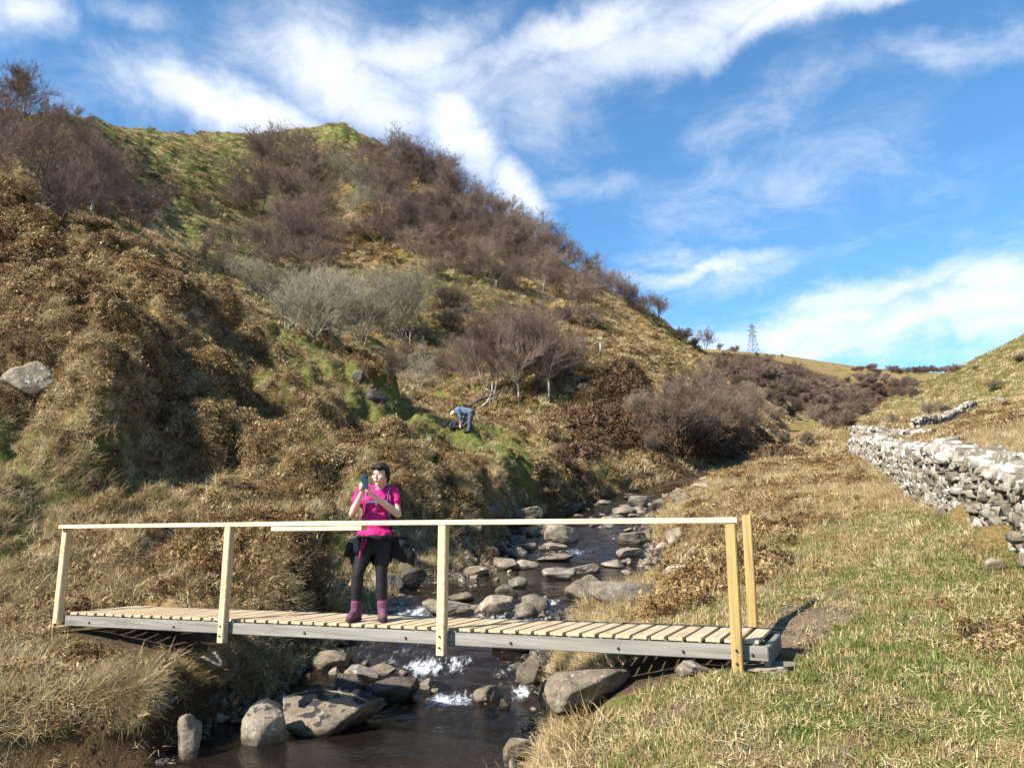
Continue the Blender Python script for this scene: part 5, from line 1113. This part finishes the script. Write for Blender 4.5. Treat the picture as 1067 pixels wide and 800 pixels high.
#==PART3==
# ------------------------------------------------------------------ drystone walls
def stone_wall(name, path, label, H=1.12, step=1.0, top_h=.24, seed=5, thick=.62):
    rs = np.random.RandomState(seed); P = np.array(path, float); L = np.append(0, np.cumsum(np.hypot(*np.diff(P, axis=0).T))); tot = L[-1]
    tmpl = []
    for i in range(12):
        bm = bmesh.new(); bmesh.ops.create_cube(bm, size=1); r2 = np.random.RandomState(seed*50+i)
        for v in bm.verts: v.co += Vector(r2.uniform(-.17, .17, 3))
        bmesh.ops.subdivide_edges(bm, edges=list(bm.edges), cuts=1)
        for v in bm.verts: v.co = v.co*(1-.16*max(0, v.co.length-.5))+Vector(r2.uniform(-.045, .045, 3))
        bmesh.ops.bevel(bm, geom=list(bm.edges), offset=.035, segments=1, affect='EDGES'); bmesh.ops.triangulate(bm, faces=list(bm.faces))
        bm.verts.index_update(); V = []
        for v in bm.verts:
            V.append(np.array(v.co))
        V = np.array(V); V = (V-(V.min(0)+V.max(0))/2)/(V.max(0)-V.min(0)); tmpl.append((V, np.array([[w.index for w in f.verts] for f in bm.faces]))); bm.free()
    VV = []; FF = []; CC = []; off = 0
    def at(u):
        x = np.interp(u, L, P[:, 0]); y = np.interp(u, L, P[:, 1]); e = .3; dx = np.interp(u+e, L, P[:, 0])-np.interp(u-e, L, P[:, 0]); dy = np.interp(u+e, L, P[:, 1])-np.interp(u-e, L, P[:, 1]); n = math.hypot(dx, dy)+1e-9
        return x, y, dx/n, dy/n
    def stone(u, v, z, sx, sy, sz, cap, tl=.12):
        nonlocal off
        x, y, tx, ty = at(u); T, Fc = tmpl[rs.randint(12)]; a = math.atan2(ty, tx)+rs.normal(0, tl); Mx = Matrix.Rotation(a, 3, 'Z') @ Matrix.Rotation(rs.normal(0, tl), 3, 'X') @ Matrix.Rotation(rs.normal(0, tl*(2.2 if cap else .8)), 3, 'Y')
        p = (T*np.array([sx, sy, sz]))@np.array(Mx).T+np.array([x-ty*v, y+tx*v, z]); VV.append(p); FF.append(Fc+off); CC.append(np.full(len(p), float(cap))); off += len(p)
    u = 0.
    while u < tot:         # faces built in rough courses
        dist = math.hypot(*at(u)[:2]); st = step*min(1.35, max(1, dist/18))
        w = rs.uniform(.10, .24)*st; x, y, tx, ty = at(u+w/2); g0 = gzs(x, y); Hh = (H-top_h)*(1+.08*math.sin(u*.9)+.05*math.sin(u*2.3))-(.1 if vnoise(u*.4, 0, 3) < .3 else 0)
        for side in (-1, 1):
            z = -.1
            while z < Hh:
                h = rs.uniform(.05, .135)*st; v = side*(thick/2-.09-.10*z/H); 
                if rs.rand() > .10: stone(u+w/2+rs.normal(0, .03), v+rs.normal(0, .025), g0+z+h/2, w*rs.uniform(1.05, 1.5), rs.uniform(.22, .34), h*rs.uniform(1.05, 1.35), 0, .07)
                z += h*.9
        u += w*.85
    u = 0.
    while u < tot:         # cope stones, on edge and leaning
        dist = math.hypot(*at(u)[:2]); st = step*min(1.3, max(1, dist/20)); w = rs.uniform(.07, .16)*st; x, y, tx, ty = at(u); Hh = (H-top_h)*(1+.08*math.sin(u*.9)+.05*math.sin(u*2.3))
        stone(u, rs.normal(0, .04), gzs(x, y)+Hh+rs.uniform(.04, .12), w*rs.uniform(1.0, 1.5), rs.uniform(.25, .5), rs.uniform(.12, .25), 1, .25)
        for _q in range(2): stone(u, rs.choice([-1, 1])*rs.uniform(.12, .26), gzs(x, y)+Hh+rs.uniform(.0, .08), w*1.3, rs.uniform(.16, .28), rs.uniform(.09, .17), 1, .3)
        u += w*.8
    # hearting: earth-dark core so no light passes
    n = int(tot/.4)+1; core = []; cf = []
    for i in range(n):
        x, y, tx, ty = at(min(tot, i*.4)); g0 = gzs(x, y)
        for v, z in ((-thick/2+.13, -.2), (-thick/2+.17, H-top_h-.04), (thick/2-.17, H-top_h-.04), (thick/2-.13, -.2)): core.append((x-ty*v, y+tx*v, g0+z))
    for i in range(n-1):
        for k in range(3): cf.append((i*4+k, i*4+k+1, i*4+4+k+1, i*4+4+k))
    # one mesh: stones + core (core as triangles)
    cv = np.array(core); ct = np.array([t for q in cf for t in ((q[0], q[1], q[2]), (q[0], q[2], q[3]))])+off
    VV.append(cv); FF.append(ct); CC.append(np.full(len(cv), -1.))
    me = mesh_np(name, np.concatenate(VV), np.concatenate(FF)); a = me.attributes.new('cap', 'FLOAT', 'POINT'); a.data.foreach_set('value', np.concatenate(CC).astype(np.float32))
    o = link(name, me, [M['wall'], M['earth']], smooth=False); mi = np.zeros(len(me.polygons), np.int32); mi[-len(ct):] = 1
    if len(me.polygons) == sum(len(f) for f in FF): me.polygons.foreach_set('material_index', mi)
    return tag(o, label, 'wall')
M['earth'] = simple('dark_hearting', (.03, .024, .018), .95)
stone_wall('drystone_wall', [(4.3,4.6),(5.2,7.0),(6.15,9.3),(6.75,11.6),(8.2,15.5),(10.1,20),(12.6,26.5),(15.6,35)], 'long grey drystone wall with white lichened cope stones climbing beside the path', 1.0)
a = W(985,452,40); q0 = hitg(893,455)
w2 = [W(890,452,52)[:2], W(930,456,48)[:2], W(965,459,45)[:2]]
stone_wall('drystone_wall', w2, 'low tumbled drystone wall crossing behind the far end of the long wall', .8, 1.6, .3, 9)
w3 = [W(955,459,52)[:2], W(985,452,56)[:2], W(1000,443,62)[:2], W(1016,438,66)[:2]]
stone_wall('drystone_wall', w3, 'short white drystone wall slanting up the right-hand slope', .9, 1.8, .3, 12)
print('walls', round(time.time()-T0, 1))

# ------------------------------------------------------------------ sky, sun, camera
SUN_EL = R(39); sx, sy = -SUNH/np.linalg.norm(SUNH)
w = bpy.data.worlds.new('World'); SC.world = w; w.use_nodes = True; w.node_tree.nodes.clear(); nt = NT(w.node_tree)
sky = nt.add('ShaderNodeTexSky', sky_type='NISHITA', sun_disc=False, sun_elevation=SUN_EL, sun_rotation=math.atan2(sx, sy), altitude=100, air_density=1.0, dust_density=.3, ozone_density=3.0)
tc = nt.add('ShaderNodeTexCoord').outputs['Generated']; sep = nt.add('ShaderNodeSeparateXYZ', {0: tc}).outputs
az = nt.math('ARCTAN2', sep[0], sep[1]); el_ = nt.math('ARCSINE', sep[2])
wn = nt.add('ShaderNodeTexNoise', {'Vector': tc, 'Scale': 5.0, 'Detail': 6, 'Roughness': .6}).outputs['Color']; ws = nt.add('ShaderNodeSeparateColor', {0: wn}).outputs
az = nt.math('ADD', az, nt.math('MULTIPLY', nt.math('SUBTRACT', ws[0], .5), .22)); el_w = nt.math('ADD', el_, nt.math('MULTIPLY', nt.math('SUBTRACT', ws[1], .5), .14))
zz = nt.math('ADD', nt.math('MAXIMUM', sep[2], 0.), .18)
pv = nt.add('ShaderNodeCombineXYZ', {0: nt.math('DIVIDE', sep[0], zz), 1: nt.math('DIVIDE', sep[1], zz), 2: 0.}).outputs[0]
rv = nt.add('ShaderNodeMapping', {'Vector': pv, 'Rotation': (0, 0, R(28)), 'Scale': (1.0, .8, 1)}).outputs[0]
nA = nt.noise(rv, 1.6, 9, .62, .5); nB = nt.noise(pv, 5.5, 8, .65, .6); nC = nt.noise(pv, .7, 4, .5)
def lobe(px, py, sa, sb, rot, amp):
    d = ray(px, py); d = d/np.linalg.norm(d); a0 = math.atan2(d[0], d[1]); e0 = math.asin(d[2]); c, s = math.cos(R(rot)), math.sin(R(rot)); sa, sb = sa/F, sb/F
    da = nt.math('SUBTRACT', az, a0); de = nt.math('SUBTRACT', el_w, e0)
    u = nt.math('DIVIDE', nt.math('ADD', nt.math('MULTIPLY', da, c), nt.math('MULTIPLY', de, s)), sa); v = nt.math('DIVIDE', nt.math('SUBTRACT', nt.math('MULTIPLY', de, c), nt.math('MULTIPLY', da, s)), sb)
    q = nt.math('ADD', nt.math('MULTIPLY', u, u), nt.math('MULTIPLY', v, v)); return nt.math('MULTIPLY', nt.math('EXPONENT', nt.math('MULTIPLY', q, -1.)), amp)
LOBES = [(450,80,150,50,-10,.6),(700,30,200,40,12,.75),(980,325,130,22,2,.55),(640,60,160,45,25,.5),(840,5,220,22,6,.8),(330,150,60,20,-20,.6),(540,215,55,25,-45,.7),(940,350,160,26,1,.75),(1040,300,60,22,10,.8),(820,345,90,20,4,.8),(730,285,90,14,6,.75),(560,100,120,60,-30,.5),(260,115,130,26,-4,.8),(350,60,110,50,-15,.6),(380,95,120,55,-25,.95),(480,150,90,45,-40,.95),(550,200,60,28,-35,.9),(430,50,120,35,15,.8),(600,35,150,26,12,.75),(760,15,170,20,8,.7),(900,-5,150,16,6,.6),(20,15,45,28,0,.85),(150,20,60,14,5,.35),
         (1000,50,70,22,-10,.45),(760,290,90,16,8,.5),(900,315,130,20,8,.7),(1020,335,110,34,5,.9),(870,350,170,30,2,.7),(700,270,60,14,0,.5),(800,120,120,30,8,.3),(650,200,80,22,10,.35),(960,300,90,14,5,.6),(780,350,100,25,0,.6),
         (-400,150,300,90,10,.4),(1500,250,300,80,-5,.5),(850,190,240,80,0,.27)]
m_ = None
for L_ in LOBES:
    q = lobe(*L_); m_ = q if m_ is None else nt.math('MAXIMUM', m_, q)
hz = nt.mrange(el_, .32, .05, 0, .28); m_ = nt.math('MAXIMUM', m_, hz)
tex = nt.math('ADD', nt.math('MULTIPLY', nA, .5), nt.math('MULTIPLY', nB, .5))
f_ = nt.mrange(nt.math('ADD', m_, nt.math('MULTIPLY', nt.math('SUBTRACT', tex, .5), 1.7)), .04, 1.0)
bright = nt.ramp(nt.noise(pv, 3.0, 5, .6), [(.3, (6.4, 6.9, 7.8)), (.7, (8.2, 8.4, 8.7))])
tint = nt.mix(1, sky.outputs[0], rgb(.86, 1.32, 1.5), 'MULTIPLY')
colr = nt.mix(nt.math('MULTIPLY', f_, .92), tint, bright)
bg = nt.add('ShaderNodeBackground', {0: colr, 1: .077}); nt.add('ShaderNodeOutputWorld', {0: bg.outputs[0]})
sd = bpy.data.lights.new('sun', 'SUN'); sd.energy = 5.0; sd.angle = R(.53); sd.color = (1, .955, .88); so = bpy.data.objects.new('sun', sd); COL.objects.link(so)
dirv = Vector((sx*math.cos(SUN_EL), sy*math.cos(SUN_EL), math.sin(SUN_EL))); so.rotation_euler = dirv.to_track_quat('Z', 'Y').to_euler()
cd = bpy.data.cameras.new('camera'); cam = bpy.data.objects.new('camera', cd); COL.objects.link(cam); cd.sensor_fit = 'HORIZONTAL'; cd.sensor_width = 36; cd.lens = 36*F/1067; cd.clip_start = .05; cd.clip_end = 6000
cam.rotation_euler = (R(90)+PITCH, 0, 0); SC.camera = cam
SC.view_settings.view_transform = 'Standard'; SC.view_settings.look = 'None'; SC.view_settings.gamma = 1; SC.view_settings.use_curve_mapping = False; SC.view_settings.exposure = 1.0
SC.render.engine = 'CYCLES'; cy = SC.cycles; cy.max_bounces = 5; cy.diffuse_bounces = 1; cy.glossy_bounces = 2; cy.transparent_max_bounces = 6; cy.transmission_bounces = 2; cy.use_denoising = True; cy.use_adaptive_sampling = True; cy.adaptive_threshold = .02
try: cy.denoiser = 'OPENIMAGEDENOISE'
except Exception: pass
print('done', round(time.time()-T0, 1), len(SC.objects))
